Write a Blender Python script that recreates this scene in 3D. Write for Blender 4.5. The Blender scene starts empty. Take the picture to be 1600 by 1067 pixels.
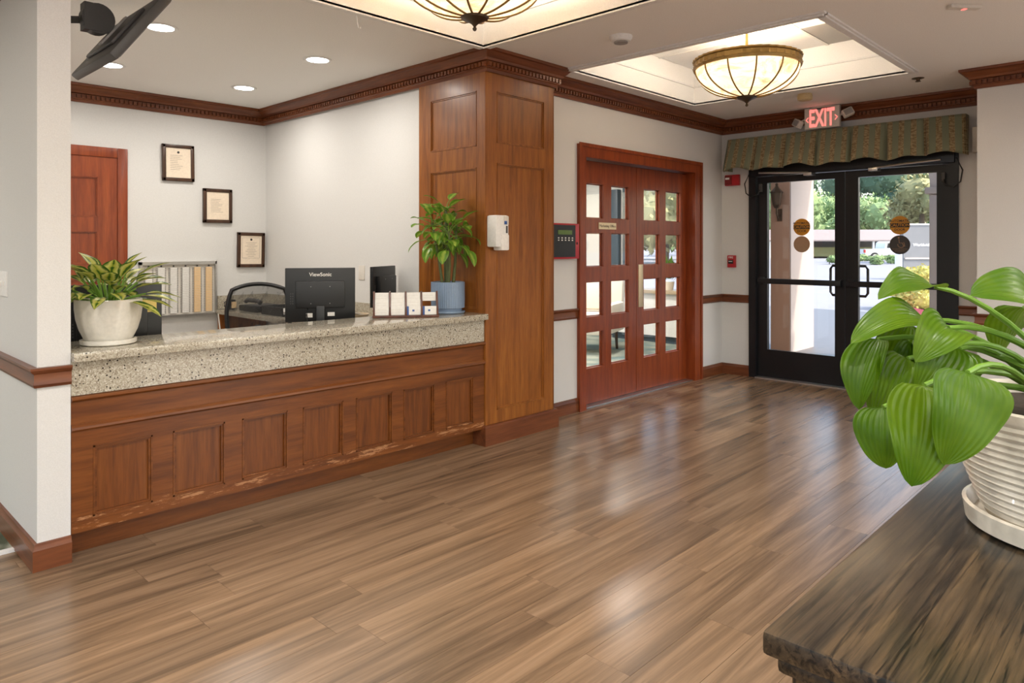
import bpy, bmesh, math, random
from mathutils import Vector, Matrix
random.seed(7)
scene = bpy.context.scene
COL = scene.collection
PI = math.pi

# ------------------------------------------------------------------ camera, world, sun, exposure
EYE = 1.37                       # camera height in metres
ANG = math.radians(43.85)        # heading of the camera in plan
FPX, PX0, PY0 = 1110.0, 800.0, 385.0
FW = Vector((math.cos(ANG), math.sin(ANG), 0)); RT = Vector((math.sin(ANG), -math.cos(ANG), 0))
cd = bpy.data.cameras.new('camera'); cam = bpy.data.objects.new('camera', cd); COL.objects.link(cam)
cam.location = (0, 0, EYE); cam.rotation_euler = (PI/2, 0, ANG - PI/2)
cd.sensor_width = 36; cd.lens = 36*FPX/1600; cd.shift_y = -(533.5-PY0)/1600; cd.clip_start = .05; cd.clip_end = 600
scene.camera = cam
w = bpy.data.worlds.new('sky'); scene.world = w; w.use_nodes = True
nt = w.node_tree; sky = nt.nodes.new('ShaderNodeTexSky'); sky.sky_type = 'NISHITA'; sky.sun_disc = False
sky.sun_elevation = math.radians(48); sky.sun_rotation = math.radians(160); sky.dust_density = 3.0; sky.air_density = 1.2
bg = nt.nodes['Background']; bg.inputs['Strength'].default_value = 0.42
nt.links.new(sky.outputs[0], bg.inputs[0])
sl = bpy.data.lights.new('sun', 'SUN'); sl.energy = 3.2; sl.angle = math.radians(1.5); sl.color = (1, .95, .86)
so = bpy.data.objects.new('sun', sl); COL.objects.link(so)
so.rotation_euler = Vector((-.25, .62, -.75)).to_track_quat('-Z', 'Y').to_euler()
vs = scene.view_settings; vs.view_transform = 'Standard'; vs.look = 'None'; vs.gamma = 1; vs.use_curve_mapping = False
vs.exposure = 0.68
CAN_W, PEND_W = 6.8, 4.5           # watts of a recessed lamp / of a pendant bulb

# ------------------------------------------------------------------ materials
def new_mat(name):
    m = bpy.data.materials.new(name); m.use_nodes = True
    return m, m.node_tree, m.node_tree.nodes['Principled BSDF']
def N(t, k, **kw):
    n = t.nodes.new(k)
    for a, b in kw.items(): setattr(n, a, b)
    return n
def L(t, a, b): t.links.new(a, b)
def mapped(t, scale, rnd=0, coord='Object'):
    tc = N(t, 'ShaderNodeTexCoord'); mp = N(t, 'ShaderNodeMapping'); mp.inputs['Scale'].default_value = scale
    L(t, tc.outputs[coord], mp.inputs['Vector'])
    if rnd:
        oi = N(t, 'ShaderNodeObjectInfo'); mu = N(t, 'ShaderNodeMath', operation='MULTIPLY'); mu.inputs[1].default_value = rnd
        L(t, oi.outputs['Random'], mu.inputs[0])
        cb = N(t, 'ShaderNodeCombineXYZ')
        for i in range(3): L(t, mu.outputs[0], cb.inputs[i])
        L(t, cb.outputs[0], mp.inputs['Location'])
    return mp.outputs[0]
def ramp(t, fac, stops):
    r = N(t, 'ShaderNodeValToRGB'); e = r.color_ramp.elements
    while len(e) < len(stops): e.new(.5)
    for q, (p, c) in zip(e, stops): q.position = p; q.color = (*c, 1)
    L(t, fac, r.inputs[0]); return r.outputs[0]
def noise(t, vec, scale, detail=4, rough=.6, dist=0):
    n = N(t, 'ShaderNodeTexNoise'); n.inputs['Scale'].default_value = scale; n.inputs['Detail'].default_value = detail
    n.inputs['Roughness'].default_value = rough; n.inputs['Distortion'].default_value = dist
    L(t, vec, n.inputs['Vector']); return n.outputs[0]
def bump(t, b, h, s, d=.01):
    n = N(t, 'ShaderNodeBump'); n.inputs['Strength'].default_value = s; n.inputs['Distance'].default_value = d
    L(t, h, n.inputs['Height']); L(t, n.outputs[0], b.inputs['Normal'])
def mixc(t, fac, a, b, kind='MIX'):
    m = N(t, 'ShaderNodeMix', data_type='RGBA', blend_type=kind)
    for s, v in ((m.inputs[0], fac), (m.inputs[6], a), (m.inputs[7], b)):
        if hasattr(v, 'is_output'): L(t, v, s)
        else: s.default_value = v if not isinstance(v, tuple) else (*v, 1)
    return m.outputs[2]
def plain(name, c, rough=.5, metal=0, emit=0, ec=None, spec=.5, coat=0, bumpy=0, bscale=60, trans=0, alpha=1):
    m, t, b = new_mat(name)
    b.inputs['Base Color'].default_value = (*c, 1); b.inputs['Roughness'].default_value = rough
    b.inputs['Metallic'].default_value = metal; b.inputs['Specular IOR Level'].default_value = spec
    b.inputs['Coat Weight'].default_value = coat
    if emit: b.inputs['Emission Color'].default_value = (*(ec or c), 1); b.inputs['Emission Strength'].default_value = emit
    v = mapped(t, (1, 1, 1))
    n = noise(t, v, bscale, 3)
    col = ramp(t, n, [(.3, tuple(x*.93 for x in c)), (.7, tuple(min(1, x*1.04) for x in c))]); L(t, col, b.inputs['Base Color'])
    if bumpy: bump(t, b, n, bumpy, .004)
    return m
def wood(name, dark, mid, light, axis='z', rough=.36, rnd=37, coat=.12, fine=1.0, wear=None, pores=False):
    m, t, b = new_mat(name)
    s = {'x': (.7, 9, 9), 'y': (9, .7, 9), 'z': (9, 9, .7)}[axis]
    v = mapped(t, s, rnd)
    n1 = noise(t, v, 2.6*fine, 6, .55, .3); n2 = noise(t, v, 12*fine, 3, .6)
    c1 = ramp(t, n1, [(.25, dark), (.5, mid), (.78, light)])
    c2 = ramp(t, n2, [(.35, (.84, .84, .84)), (.65, (1.06, 1.06, 1.06))])
    col = mixc(t, 1.0, c1, c2, 'MULTIPLY')
    if pores:                    # open dark grain lines
        ps = {'x': (1.6, 62, 62), 'y': (62, 1.6, 62), 'z': (62, 62, 1.6)}[axis]
        col = mixc(t, 1.0, col, ramp(t, noise(t, mapped(t, ps, rnd), 1.6, 5, .65, .8), [(.40, (.12,)*3), (.50, (1,)*3), (.62, (1.25,)*3)]), 'MULTIPLY')
    if wear:                     # scuffed band along the bottom rail and the moulding edges
        tc = N(t, 'ShaderNodeTexCoord'); sp = N(t, 'ShaderNodeSeparateXYZ'); L(t, tc.outputs['Object'], sp.inputs[0])
        mv = mapped(t, (1.5, 8, 11)); wn = noise(t, mv, 4.5, 10, .78)
        band = ramp(t, sp.outputs['Z'], wear); bs = N(t, 'ShaderNodeMath', operation='MULTIPLY_ADD')
        bs.inputs[1].default_value = .22; bs.inputs[2].default_value = -.11
        L(t, band, bs.inputs[0]); ad = N(t, 'ShaderNodeMath', operation='ADD'); L(t, wn, ad.inputs[0]); L(t, bs.outputs[0], ad.inputs[1])
        k = ramp(t, ad.outputs[0], [(.632, (0, 0, 0)), (.665, (1, 1, 1))])
        col = mixc(t, k, col, (.40, .19, .085))
    L(t, col, b.inputs['Base Color']); b.inputs['Roughness'].default_value = rough; b.inputs['Specular IOR Level'].default_value = .36; b.inputs['Coat Weight'].default_value = coat
    b.inputs['Coat Roughness'].default_value = .2
    bump(t, b, n2, .06, .002)
    return m
def glassy(name, tint=(1, 1, 1), refl=.10):
    m = bpy.data.materials.new(name); m.use_nodes = True; t = m.node_tree; t.nodes.clear()
    o = N(t, 'ShaderNodeOutputMaterial'); tr = N(t, 'ShaderNodeBsdfTransparent'); tr.inputs[0].default_value = (*tint, 1)
    g = N(t, 'ShaderNodeBsdfGlossy'); g.inputs['Roughness'].default_value = .02
    mx = N(t, 'ShaderNodeMixShader'); lw = N(t, 'ShaderNodeLayerWeight'); lw.inputs[0].default_value = .5
    pw = N(t, 'ShaderNodeMath', operation='POWER'); pw.inputs[1].default_value = 4; L(t, lw.outputs['Facing'], pw.inputs[0])
    fr = N(t, 'ShaderNodeMath', operation='MULTIPLY_ADD'); fr.inputs[1].default_value = .5; fr.inputs[2].default_value = .03; L(t, pw.outputs[0], fr.inputs[0])
    L(t, fr.outputs[0], mx.inputs[0]); L(t, tr.outputs[0], mx.inputs[1]); L(t, g.outputs[0], mx.inputs[2]); L(t, mx.outputs[0], o.inputs[0])
    return m
M = {}
CD, CM, CL = (.15, .045, .008), (.26, .084, .014), (.35, .128, .023)
M['cherry_z'] = wood('cherry_upright', CD, CM, CL, 'z'); M['cherry_x'] = wood('cherry_lengthwise', CD, CM, CL, 'x'); M['cherry_y'] = wood('cherry_crosswise', CD, CM, CL, 'y')
KD, KM, KL = (.085, .024, .005), (.16, .046, .008), (.225, .073, .014)
M['desk_z'] = wood('desk_wood_upright', KD, KM, KL, 'z', wear=[(.0, (.6,)*3), (.1, (.6,)*3), (.19, (.35,)*3), (.24, (.05,)*3)] )
M['desk_x'] = wood('desk_wood_lengthwise', KD, KM, KL, 'x', wear=[(.10, (.55,)*3), (.145, (1,)*3), (.18, (.85,)*3), (.22, (.15,)*3)])
M['desk_trim'] = wood('desk_wood_trim', KD, KM, KL, 'x')
M['mahog_z'] = wood('mahogany_upright', (.15, .024, .006), (.235, .042, .009), (.31, .066, .013), 'z'); M['mahog_x'] = wood('mahogany_lengthwise', (.15, .024, .006), (.235, .042, .009), (.31, .066, .013), 'x')
M['base_x'] = wood('skirting_lengthwise', (.085, .024, .010), (.16, .048, .017), (.22, .072, .024), 'x'); M['base_y'] = wood('skirting_crosswise', (.085, .024, .010), (.16, .048, .017), (.22, .072, .024), 'y')
M['oak_x'] = wood('dark_oak', (.006, .004, .003), (.040, .027, .015), (.115, .072, .034), 'x', rough=.32, fine=2.2, coat=.35, pores=True)
M['oak_z'] = wood('dark_oak_upright', (.018, .010, .005), (.11, .062, .026), (.2, .118, .05), 'z', rough=.4, fine=1.7, pores=True)
M['frame_wood'] = wood('picture_frame_wood', (.03, .013, .007), (.06, .026, .012), (.09, .04, .02), 'z', rough=.35)
M['holder'] = wood('holder_wood', (.05, .016, .009), (.10, .03, .016), (.15, .05, .026), 'z')
M['deskpale'] = wood('pale_laminate', (.36, .27, .17), (.45, .35, .23), (.52, .42, .29), 'y', coat=0)
m, t, b = new_mat('vinyl_plank')
v = mapped(t, (.38, 6.5, 6.5), 61); n1 = noise(t, v, 1.6, 8, .64, .8); n2 = noise(t, mapped(t, (1.2, 40, 40), 23), 2, 4, .7)
c1 = ramp(t, n1, [(.26, (.085, .054, .032)), (.42, (.19, .124, .074)), (.56, (.29, .188, .112)), (.75, (.38, .258, .162))])
c2 = ramp(t, n2, [(.3, (.78, .78, .78)), (.7, (1.1, 1.1, 1.1))]); c3 = mixc(t, 1.0, c1, c2, 'MULTIPLY')
oi = N(t, 'ShaderNodeObjectInfo'); tint = ramp(t, oi.outputs['Random'], [(0, (.90, .90, .91)), (.5, (1, 1, 1)), (1, (1.07, 1.05, 1.02))])
L(t, mixc(t, 1.0, c3, tint, 'MULTIPLY'), b.inputs['Base Color']); b.inputs['Roughness'].default_value = .27; b.inputs['Specular IOR Level'].default_value = .6
bump(t, b, n2, .08, .002); M['plank'] = m
M['wall'] = plain('painted_wall', (.66, .652, .635), .55, bumpy=.10, bscale=220)
M['ceil'] = plain('ceiling_paint', (.87, .855, .825), .7, bumpy=.04, bscale=160)
M['white'] = plain('white_paint', (.80, .79, .77), .5)
M['tile'] = plain('ceiling_tile', (.86, .86, .86), .8, bumpy=.3, bscale=140)
M['grille'] = plain('grey_vent_metal', (.36, .35, .34), .5, .3)
M['black'] = plain('black_aluminium', (.012, .012, .014), .32, .3)
M['blackp'] = plain('black_plastic', (.007, .007, .008), .38)
M['dgrey'] = plain('dark_grey_plastic', (.06, .057, .055), .45)
M['rubber'] = plain('cable_rubber', (.01, .01, .01), .5)
M['steel'] = plain('brushed_steel', (.55, .54, .52), .3, .9)
M['brass'] = plain('antique_brass', (.30, .185, .06), .38, .85, bumpy=.4, bscale=90)
M['bronze'] = plain('dark_bronze', (.10, .075, .05), .35, .8)
M['plate'] = plain('brass_plate', (.62, .50, .32), .35, .4)
M['glass'] = glassy('door_glass')
M['paper'] = plain('cream_paper', (.80, .68, .54), .7)
M['ink'] = plain('ink', (.22, .18, .15), .7)
M['card'] = plain('white_card', (.82, .80, .76), .6); M['cardo'] = plain('buff_card', (.85, .60, .33), .6)
M['blue'] = plain('blue_print', (.03, .09, .30), .5)
M['red'] = plain('red_enamel', (.42, .012, .018), .35); M['dred'] = plain('dark_red_plastic', (.20, .012, .012), .35)
M['lcd'] = plain('green_display', (.10, .17, .04), .3)
M['beige'] = plain('beige_plastic', (.62, .47, .25), .5)
M['offwhite'] = plain('offwhite_plastic', (.66, .62, .56), .45)
M['redglow'] = plain('lit_red_letters', (.9, .10, .09), .4, emit=.75, ec=(1, .24, .20))
M['lampglow'] = plain('lit_lens', (1, 1, 1), .4, emit=14, ec=(1, .96, .88))
M['amber'] = plain('amber_sticker', (.58, .25, .012), .5); M['sblack'] = plain('sticker_black', (.02, .015, .012), .5)
M['sgrey'] = plain('sticker_grey', (.045, .04, .04), .5); M['stan'] = plain('sticker_back_tan', (.36, .22, .13), .6)
M['potw'] = plain('white_ceramic', (.80, .765, .69), .28, coat=.4); M['potc'] = plain('cream_ceramic', (.76, .70, .60), .25, coat=.5)
M['potb'] = plain('blue_glaze', (.20, .28, .40), .35, coat=.3); M['soil'] = plain('potting_soil', (.03, .02, .013), .9, bumpy=.8)
M['cane'] = plain('mottled_cane', (.10, .12, .04), .6, bumpy=.5, bscale=70)
M['petiole'] = plain('leaf_stalk', (.14, .27, .03), .4)
M['cream_fabric'] = plain('cream_upholstery', (.74, .69, .60), .85, bumpy=.3, bscale=300)
m, t, b = new_mat('chair_mesh'); b.inputs['Base Color'].default_value = (.03, .03, .03, 1); b.inputs['Roughness'].default_value = .7
b.inputs['Alpha'].default_value = .5; L(t, ramp(t, noise(t, mapped(t, (1, 1, 1)), 400, 1), [(.3, (.02,)*3), (.7, (.05,)*3)]), b.inputs['Base Color']); M['mesh'] = m
M['seatcloth'] = plain('seat_fabric', (.02, .02, .02), .9, bumpy=.3, bscale=300)
M['tanwall'] = plain('tan_stucco', (.46, .27, .17), .8, bumpy=.3, bscale=120); M['stucco'] = plain('pale_stucco', (.48, .41, .365), .8, bumpy=.3, bscale=120)
M['road'] = plain('pale_asphalt', (.22, .22, .235), .8, bumpy=.3, bscale=3)
M['pave'] = plain('stamped_concrete', (.105, .103, .107), .5, bumpy=1, bscale=5)
M['kerb'] = plain('red_kerb_paint', (.55, .05, .05), .6)
M['signgrey'] = plain('grey_slate_sign', (.20, .20, .20), .7, bumpy=.2, bscale=4)
M['roofing'] = plain('shingle_roof', (.23, .19, .175), .8, bumpy=.7, bscale=5)
M['truck'] = plain('white_car_paint', (.82, .82, .83), .2, coat=.8); M['tyre'] = plain('tyre_rubber', (.02, .02, .02), .7)
M['window_dark'] = plain('dark_car_window', (.02, .025, .03), .1)
M['slate'] = plain('slate_blue_frame', (.05, .075, .10), .4)
M['taillight'] = plain('red_tail_lamp', (.5, .02, .02), .3)
M['cordage'] = plain('white_cord', (.7, .68, .62), .6)
M['yellow'] = plain('yellow_note', (.80, .62, .20), .7)
def leafmat(name, dark, light, edge, kind):
    m, t, b = new_mat(name)
    tc = N(t, 'ShaderNodeTexCoord'); sp = N(t, 'ShaderNodeSeparateXYZ'); L(t, tc.outputs['UV'], sp.inputs[0])
    ab = N(t, 'ShaderNodeMath', operation='ABSOLUTE'); su = N(t, 'ShaderNodeMath', operation='SUBTRACT'); su.inputs[1].default_value = .5
    L(t, sp.outputs[0], su.inputs[0]); L(t, su.outputs[0], ab.inputs[0])          # 0 on the midrib, .5 on the edge
    nz = noise(t, mapped(t, (1, 1, 1), 19), 22 if kind != 'plain' else 9, 4, .6)
    if kind == 'plain':
        # ribs that leave the midrib and run to the tip
        ml = N(t, 'ShaderNodeMath', operation='MULTIPLY'); ml.inputs[1].default_value = 62; L(t, ab.outputs[0], ml.inputs[0])
        sn = N(t, 'ShaderNodeMath', operation='SINE'); L(t, ml.outputs[0], sn.inputs[0])
        col = mixc(t, ramp(t, sn.outputs[0], [(.0, (.35,)*3), (1, (.65,)*3)]), dark, light)
        col = mixc(t, ramp(t, nz, [(.4, (0, 0, 0)), (.75, (.7, .7, .7))]), col, edge)
        bump(t, b, sn.outputs[0], .25, .002)
    else:
        ad = N(t, 'ShaderNodeMath', operation='MULTIPLY_ADD'); ad.inputs[1].default_value = .55; ad.inputs[2].default_value = -.27
        L(t, nz, ad.inputs[0]); s2 = N(t, 'ShaderNodeMath', operation='ADD'); L(t, ab.outputs[0], s2.inputs[0]); L(t, ad.outputs[0], s2.inputs[1])
        col = ramp(t, s2.outputs[0], [(.02, dark), (.12, light), (.30, edge), (.42, dark)] if kind == 'varieg' else [(.05, light), (.25, dark), (.5, edge)])
    L(t, col, b.inputs['Base Color']); b.inputs['Roughness'].default_value = .34; b.inputs['Specular IOR Level'].default_value = .3
    b.inputs['Subsurface Weight'].default_value = 0
    tr = N(t, 'ShaderNodeBsdfTranslucent'); L(t, col, tr.inputs[0]); ms = N(t, 'ShaderNodeMixShader'); ms.inputs[0].default_value = .3
    o = t.nodes['Material Output']; L(t, b.outputs[0], ms.inputs[1]); L(t, tr.outputs[0], ms.inputs[2]); L(t, ms.outputs[0], o.inputs[0])
    return m
M['lily'] = leafmat('broad_leaf', (.050, .125, .003), (.080, .172, .004), (.16, .25, .008), 'plain')
M['varieg'] = leafmat('variegated_leaf', (.045, .12, .014), (.42, .45, .06), (.60, .58, .18), 'varieg')
M['drac'] = leafmat('slim_leaf', (.10, .25, .02), (.36, .48, .08), (.18, .33, .035), 'drac')
M['foliage'] = plain('tree_foliage', (.22, .31, .12), .8, bscale=1.5); M['foliage2'] = plain('dark_tree_foliage', (.10, .16, .09), .8, bscale=1.5)
M['foliage3'] = plain('olive_tree_foliage', (.26, .25, .11), .8, bscale=1.5); M['shrub'] = plain('yellow_shrub_foliage', (.62, .55, .13), .7, bscale=8)
M['bark'] = plain('bark', (.11, .08, .055), .9, bumpy=.8, bscale=8)
# terrazzo worktop
m, t, b = new_mat('speckled_terrazzo'); v = mapped(t, (1, 1, 1))
def specks(scale, lo, hi):
    vo = N(t, 'ShaderNodeTexVoronoi'); vo.inputs['Scale'].default_value = scale; L(t, v, vo.inputs['Vector'])
    return vo
va = specks(190, 0, 1); vb = specks(66, 0, 1)
c = ramp(t, va.outputs['Color'], [(.0, (.16, .125, .085)), (.35, (.37, .325, .25)), (.7, (.48, .44, .35)), (1, (.66, .62, .54))])
k = ramp(t, vb.outputs['Distance'], [(.22, (1, 1, 1)), (.30, (0, 0, 0))]); sel = N(t, 'ShaderNodeSeparateColor'); L(t, vb.outputs['Color'], sel.inputs[0])
kk = N(t, 'ShaderNodeMath', operation='GREATER_THAN'); kk.inputs[1].default_value = .66; L(t, sel.outputs[0], kk.inputs[0])
km = N(t, 'ShaderNodeMath', operation='MULTIPLY'); L(t, k, km.inputs[0]); L(t, kk.outputs[0], km.inputs[1])
L(t, mixc(t, km.outputs[0], c, (.035, .025, .018)), b.inputs['Base Color']); b.inputs['Roughness'].default_value = .16; b.inputs['Coat Weight'].default_value = .3; M['terrazzo'] = m
# patterned carpets
def carpet(name, a, bcol, c_, scale):
    m, t, b = new_mat(name); v = mapped(t, (1, 1, 1)); vo = N(t, 'ShaderNodeTexVoronoi', feature='SMOOTH_F1'); vo.inputs['Scale'].default_value = scale
    L(t, v, vo.inputs['Vector']); n = noise(t, v, 300, 2)
    col = ramp(t, vo.outputs['Distance'], [(.25, a), (.42, c_), (.6, bcol)]); col = mixc(t, 1.0, col, ramp(t, n, [(.3, (.8,)*3), (.7, (1.1,)*3)]), 'MULTIPLY')
    L(t, col, b.inputs['Base Color']); b.inputs['Roughness'].default_value = .95; bump(t, b, n, .5, .004); return m
M['carpet'] = carpet('green_patterned_carpet', (.50, .50, .42), (.07, .085, .05), (.30, .31, .24), 12)
M['carpet2'] = carpet('sage_patterned_carpet', (.33, .36, .30), (.13, .20, .20), (.24, .28, .24), 4)
# striped valance cloth (u runs along the cloth)
m, t, b = new_mat('striped_valance_cloth'); tc = N(t, 'ShaderNodeTexCoord'); sp = N(t, 'ShaderNodeSeparateXYZ'); L(t, tc.outputs['UV'], sp.inputs[0])
def frac(k_, off=0):
    a = N(t, 'ShaderNodeMath', operation='MULTIPLY_ADD'); a.inputs[1].default_value = k_; a.inputs[2].default_value = off; L(t, sp.outputs[0], a.inputs[0])
    f_ = N(t, 'ShaderNodeMath', operation='FRACT'); L(t, a.outputs[0], f_.inputs[0]); return f_.outputs[0]
band = ramp(t, frac(1/.112), [(.0, (0, 0, 0)), (.02, (1, 1, 1)), (.46, (1, 1, 1)), (.48, (0, 0, 0))])
lines = ramp(t, frac(1/.0125), [(.0, (1, 1, 1)), (.30, (0, 0, 0))])
nz = noise(t, mapped(t, (30, 60, 1), coord='UV'), 1.0, 5, .7)
gold = mixc(t, ramp(t, nz, [(.44, (0, 0, 0)), (.56, (1, 1, 1))]), (.60, .49, .27), (.27, .16, .07)); gold = mixc(t, lines, gold, (.85, .75, .48))
L(t, mixc(t, band, (.36, .39, .26), gold), b.inputs['Base Color']); b.inputs['Roughness'].default_value = .6; b.inputs['Sheen Weight'].default_value = .3; M['valance'] = m
# veined alabaster, lit from inside
m, t, b = new_mat('lit_alabaster'); nz = noise(t, mapped(t, (1, 1, 2)), 4.5, 8, .68, 1.4)
col = ramp(t, nz, [(.35, (.60, .36, .17)), (.5, (.95, .72, .44)), (.68, (1, .86, .62))])
L(t, col, b.inputs['Base Color']); L(t, col, b.inputs['Emission Color']); b.inputs['Emission Strength'].default_value = 1.15; b.inputs['Roughness'].default_value = .3; M['alabaster'] = m

# ------------------------------------------------------------------ mesh helpers
ORIG = {}
def link(o, parent):
    COL.objects.link(o)
    if parent: o.parent = parent; ORIG[o.name] = ORIG[parent.name]
def tag(o, label=None, cat=None, group=None, kind=None):
    for k_, v_ in (('label', label), ('category', cat), ('group', group), ('kind', kind)):
        if v_: o[k_] = v_
    return o
def thing(name, label, cat, org=(0, 0, 0), group=None, kind=None, rz=0):
    o = bpy.data.objects.new(name, None); o.empty_display_size = .1; COL.objects.link(o)
    o.location = org; o.rotation_euler = (0, 0, rz); ORIG[o.name] = Vector(org) if not rz else Vector((0, 0, 0))
    return tag(o, label, cat, group, kind)
class B:
    def __init__(s): s.bm = bmesh.new(); s.uv = None
    def box(s, x0, x1, y0, y1, z0, z1, mtx=None, bev=0):
        r = bmesh.ops.create_cube(s.bm, size=1); vs_ = r['verts']
        for q in vs_: q.co = Vector(((x0+x1)/2 + q.co.x*(x1-x0), (y0+y1)/2 + q.co.y*(y1-y0), (z0+z1)/2 + q.co.z*(z1-z0)))
        if bev:
            es = list({e for q in vs_ for e in q.link_edges}); rr = bmesh.ops.bevel(s.bm, geom=es, offset=bev, segments=2, affect='EDGES', profile=.6)
            vs_ = list({q for f_ in rr['faces'] for q in f_.verts} | {q for q in vs_ if q.is_valid})
        if mtx:
            for q in vs_: q.co = mtx @ q.co
        return s
    def lathe(s, prof, n=32, c=(0, 0, 0), mtx=None, rip=None):
        rings = []
        for r, z in prof:
            ring = []
            for i in range(n):
                a = 2*PI*i/n; rr = r*(1 + (rip(a, z) if rip else 0)); p = Vector((c[0]+rr*math.cos(a), c[1]+rr*math.sin(a), c[2]+z))
                ring.append(s.bm.verts.new(mtx @ p if mtx else p))
            rings.append(ring)
        for a, b_ in zip(rings, rings[1:]):
            for i in range(n): s.bm.faces.new((a[i], a[(i+1) % n], b_[(i+1) % n], b_[i]))
        if prof[0][0] > 1e-5: s.bm.faces.new(rings[0][::-1])
        if prof[-1][0] > 1e-5: s.bm.faces.new(rings[-1])
        return s
    def tube(s, pts, r, n=8, r1=None, cap=True):
        pts = [Vector(p) for p in pts]; rings = []; ref = Vector((0, 0, 1))
        for i, p in enumerate(pts):
            d = (pts[min(i+1, len(pts)-1)] - pts[max(i-1, 0)]).normalized()
            if abs(d.dot(ref)) > .95: ref = Vector((1, 0, 0))
            a = d.cross(ref).normalized(); c_ = a.cross(d); rr = r if r1 is None else r + (r1-r)*i/(len(pts)-1)
            rings.append([s.bm.verts.new(p + (a*math.cos(2*PI*k_/n) + c_*math.sin(2*PI*k_/n))*rr) for k_ in range(n)])
        for a, b_ in zip(rings, rings[1:]):
            for i in range(n): s.bm.faces.new((a[i], a[(i+1) % n], b_[(i+1) % n], b_[i]))
        if cap: s.bm.faces.new(rings[0][::-1]); s.bm.faces.new(rings[-1])
        return s
    def prism(s, poly, d0, d1, fn):            # polygon (a,b) extruded from d0 to d1, fn(a,b,d) -> point
        lo = [s.bm.verts.new(fn(a, b_, d0)) for a, b_ in poly]; hi = [s.bm.verts.new(fn(a, b_, d1)) for a, b_ in poly]; n = len(poly)
        for i in range(n): s.bm.faces.new((lo[i], lo[(i+1) % n], hi[(i+1) % n], hi[i]))
        s.bm.faces.new(lo[::-1]); s.bm.faces.new(hi); return s
    def grid(s, nu, nv, fn, uvf=None):
        uv = s.bm.loops.layers.uv.verify() if uvf else None
        g = [[s.bm.verts.new(fn(i/nu, j/nv)) for j in range(nv+1)] for i in range(nu+1)]
        for i in range(nu):
            for j in range(nv):
                try: f_ = s.bm.faces.new((g[i][j], g[i+1][j], g[i+1][j+1], g[i][j+1]))
                except ValueError: continue
                if uv:
                    for lp, (a, b_) in zip(f_.loops, ((i, j), (i+1, j), (i+1, j+1), (i, j+1))): lp[uv].uv = uvf(a/nu, b_/nv)
        return s
    def build(s, name, mat, parent=None, org=None, smooth=True, kind=None, ang=35, thick=0):
        me = bpy.data.meshes.new(name); bm = s.bm
        if thick: bmesh.ops.solidify(bm, geom=bm.faces[:], thickness=thick)
        bmesh.ops.recalc_face_normals(bm, faces=bm.faces[:]) if not thick else None
        o_ = ORIG[parent.name] if parent else Vector(org or (0, 0, 0))
        for q in bm.verts: q.co = q.co - o_
        if smooth:
            for f_ in bm.faces: f_.smooth = True
            for e in bm.edges: e.smooth = len(e.link_faces) == 2 and e.calc_face_angle(9) < math.radians(ang)
        bm.to_mesh(me); bm.free(); me.materials.append(M[mat] if isinstance(mat, str) else mat)
        o = bpy.data.objects.new(name, me)
        if parent: link(o, parent)
        else: COL.objects.link(o); o.location = o_; ORIG[o.name] = o_
        if kind: o['kind'] = kind
        return o
def box(name, mat, x0, x1, y0, y1, z0, z1, parent=None, bev=0, org=None, kind=None):
    return B().box(x0, x1, y0, y1, z0, z1, bev=bev).build(name, mat, parent, org, kind=kind)
def base(x, y, z=0): return (x, y, z)
def text(name, s, size, mat, parent, pos, right, up, ext=.0008, align='CENTER', bold=0, sx=1):
    cu = bpy.data.curves.new(name, 'FONT'); cu.body = s; cu.size = size; cu.align_x = align; cu.align_y = 'CENTER'; cu.extrude = ext; cu.offset = bold; cu.resolution_u = 3
    tmp = bpy.data.objects.new(name, cu); COL.objects.link(tmp)
    dg = bpy.context.evaluated_depsgraph_get(); me = bpy.data.meshes.new_from_object(tmp.evaluated_get(dg)); bpy.data.objects.remove(tmp)
    r = Vector(right).normalized()*sx; u = Vector(up).normalized(); n = r.cross(u).normalized(); o_ = ORIG[parent.name]; p = Vector(pos) - o_
    me.transform(Matrix(((r.x, u.x, n.x, p.x), (r.y, u.y, n.y, p.y), (r.z, u.z, n.z, p.z), (0, 0, 0, 1))))
    me.materials.clear(); me.materials.append(M[mat]); o = bpy.data.objects.new(name, me); link(o, parent); return o
def px(x, y, d):                              # photo pixel at a known depth -> point in the room
    return Vector((0, 0, EYE)) + (FW + RT*((x-PX0)/FPX) + Vector((0, 0, (PY0-y)/FPX)))*d

# mitred mouldings along wall faces: the room lies to the right of the walking direction
def run(path, prof, name, mats, label, cat, skip=(), extra=None):
    P = [Vector((x, y)) for x, y in path]; n = len(P)
    def nrm(i): d = (P[i+1]-P[i]).normalized(); return Vector((d.y, -d.x))
    off = []
    for i in range(n):
        if i == 0: off.append(nrm(0))
        elif i == n-1: off.append(nrm(n-2))
        else:
            a, b_ = nrm(i-1), nrm(i); mm = (a+b_); off.append(mm/(mm.dot(a)) if mm.length > 1e-6 else a)
    out = []
    for i in range(n-1):
        if i in skip: continue
        bb = B(); A, Z = P[i], P[i+1]; along = 'x' if abs((Z-A).x) > abs((Z-A).y) else 'y'
        lo = [bb.bm.verts.new((*(A + off[i]*d), z)) for d, z in prof]; hi = [bb.bm.verts.new((*(Z + off[i+1]*d), z)) for d, z in prof]; k_ = len(prof)
        for j in range(k_): bb.bm.faces.new((lo[j], lo[(j+1) % k_], hi[(j+1) % k_], hi[j]))
        bb.bm.faces.new(lo[::-1]); bb.bm.faces.new(hi)
        o = bb.build(name, mats + along if isinstance(mats, str) else mats, None, (A.x, A.y, 0), kind='structure', ang=28)
        tag(o, label[i] if isinstance(label, (list, tuple)) else label, cat)
        if extra: extra(o, A, Z, nrm(i), off[i], off[i+1])
        out.append(o)
    return out
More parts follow.
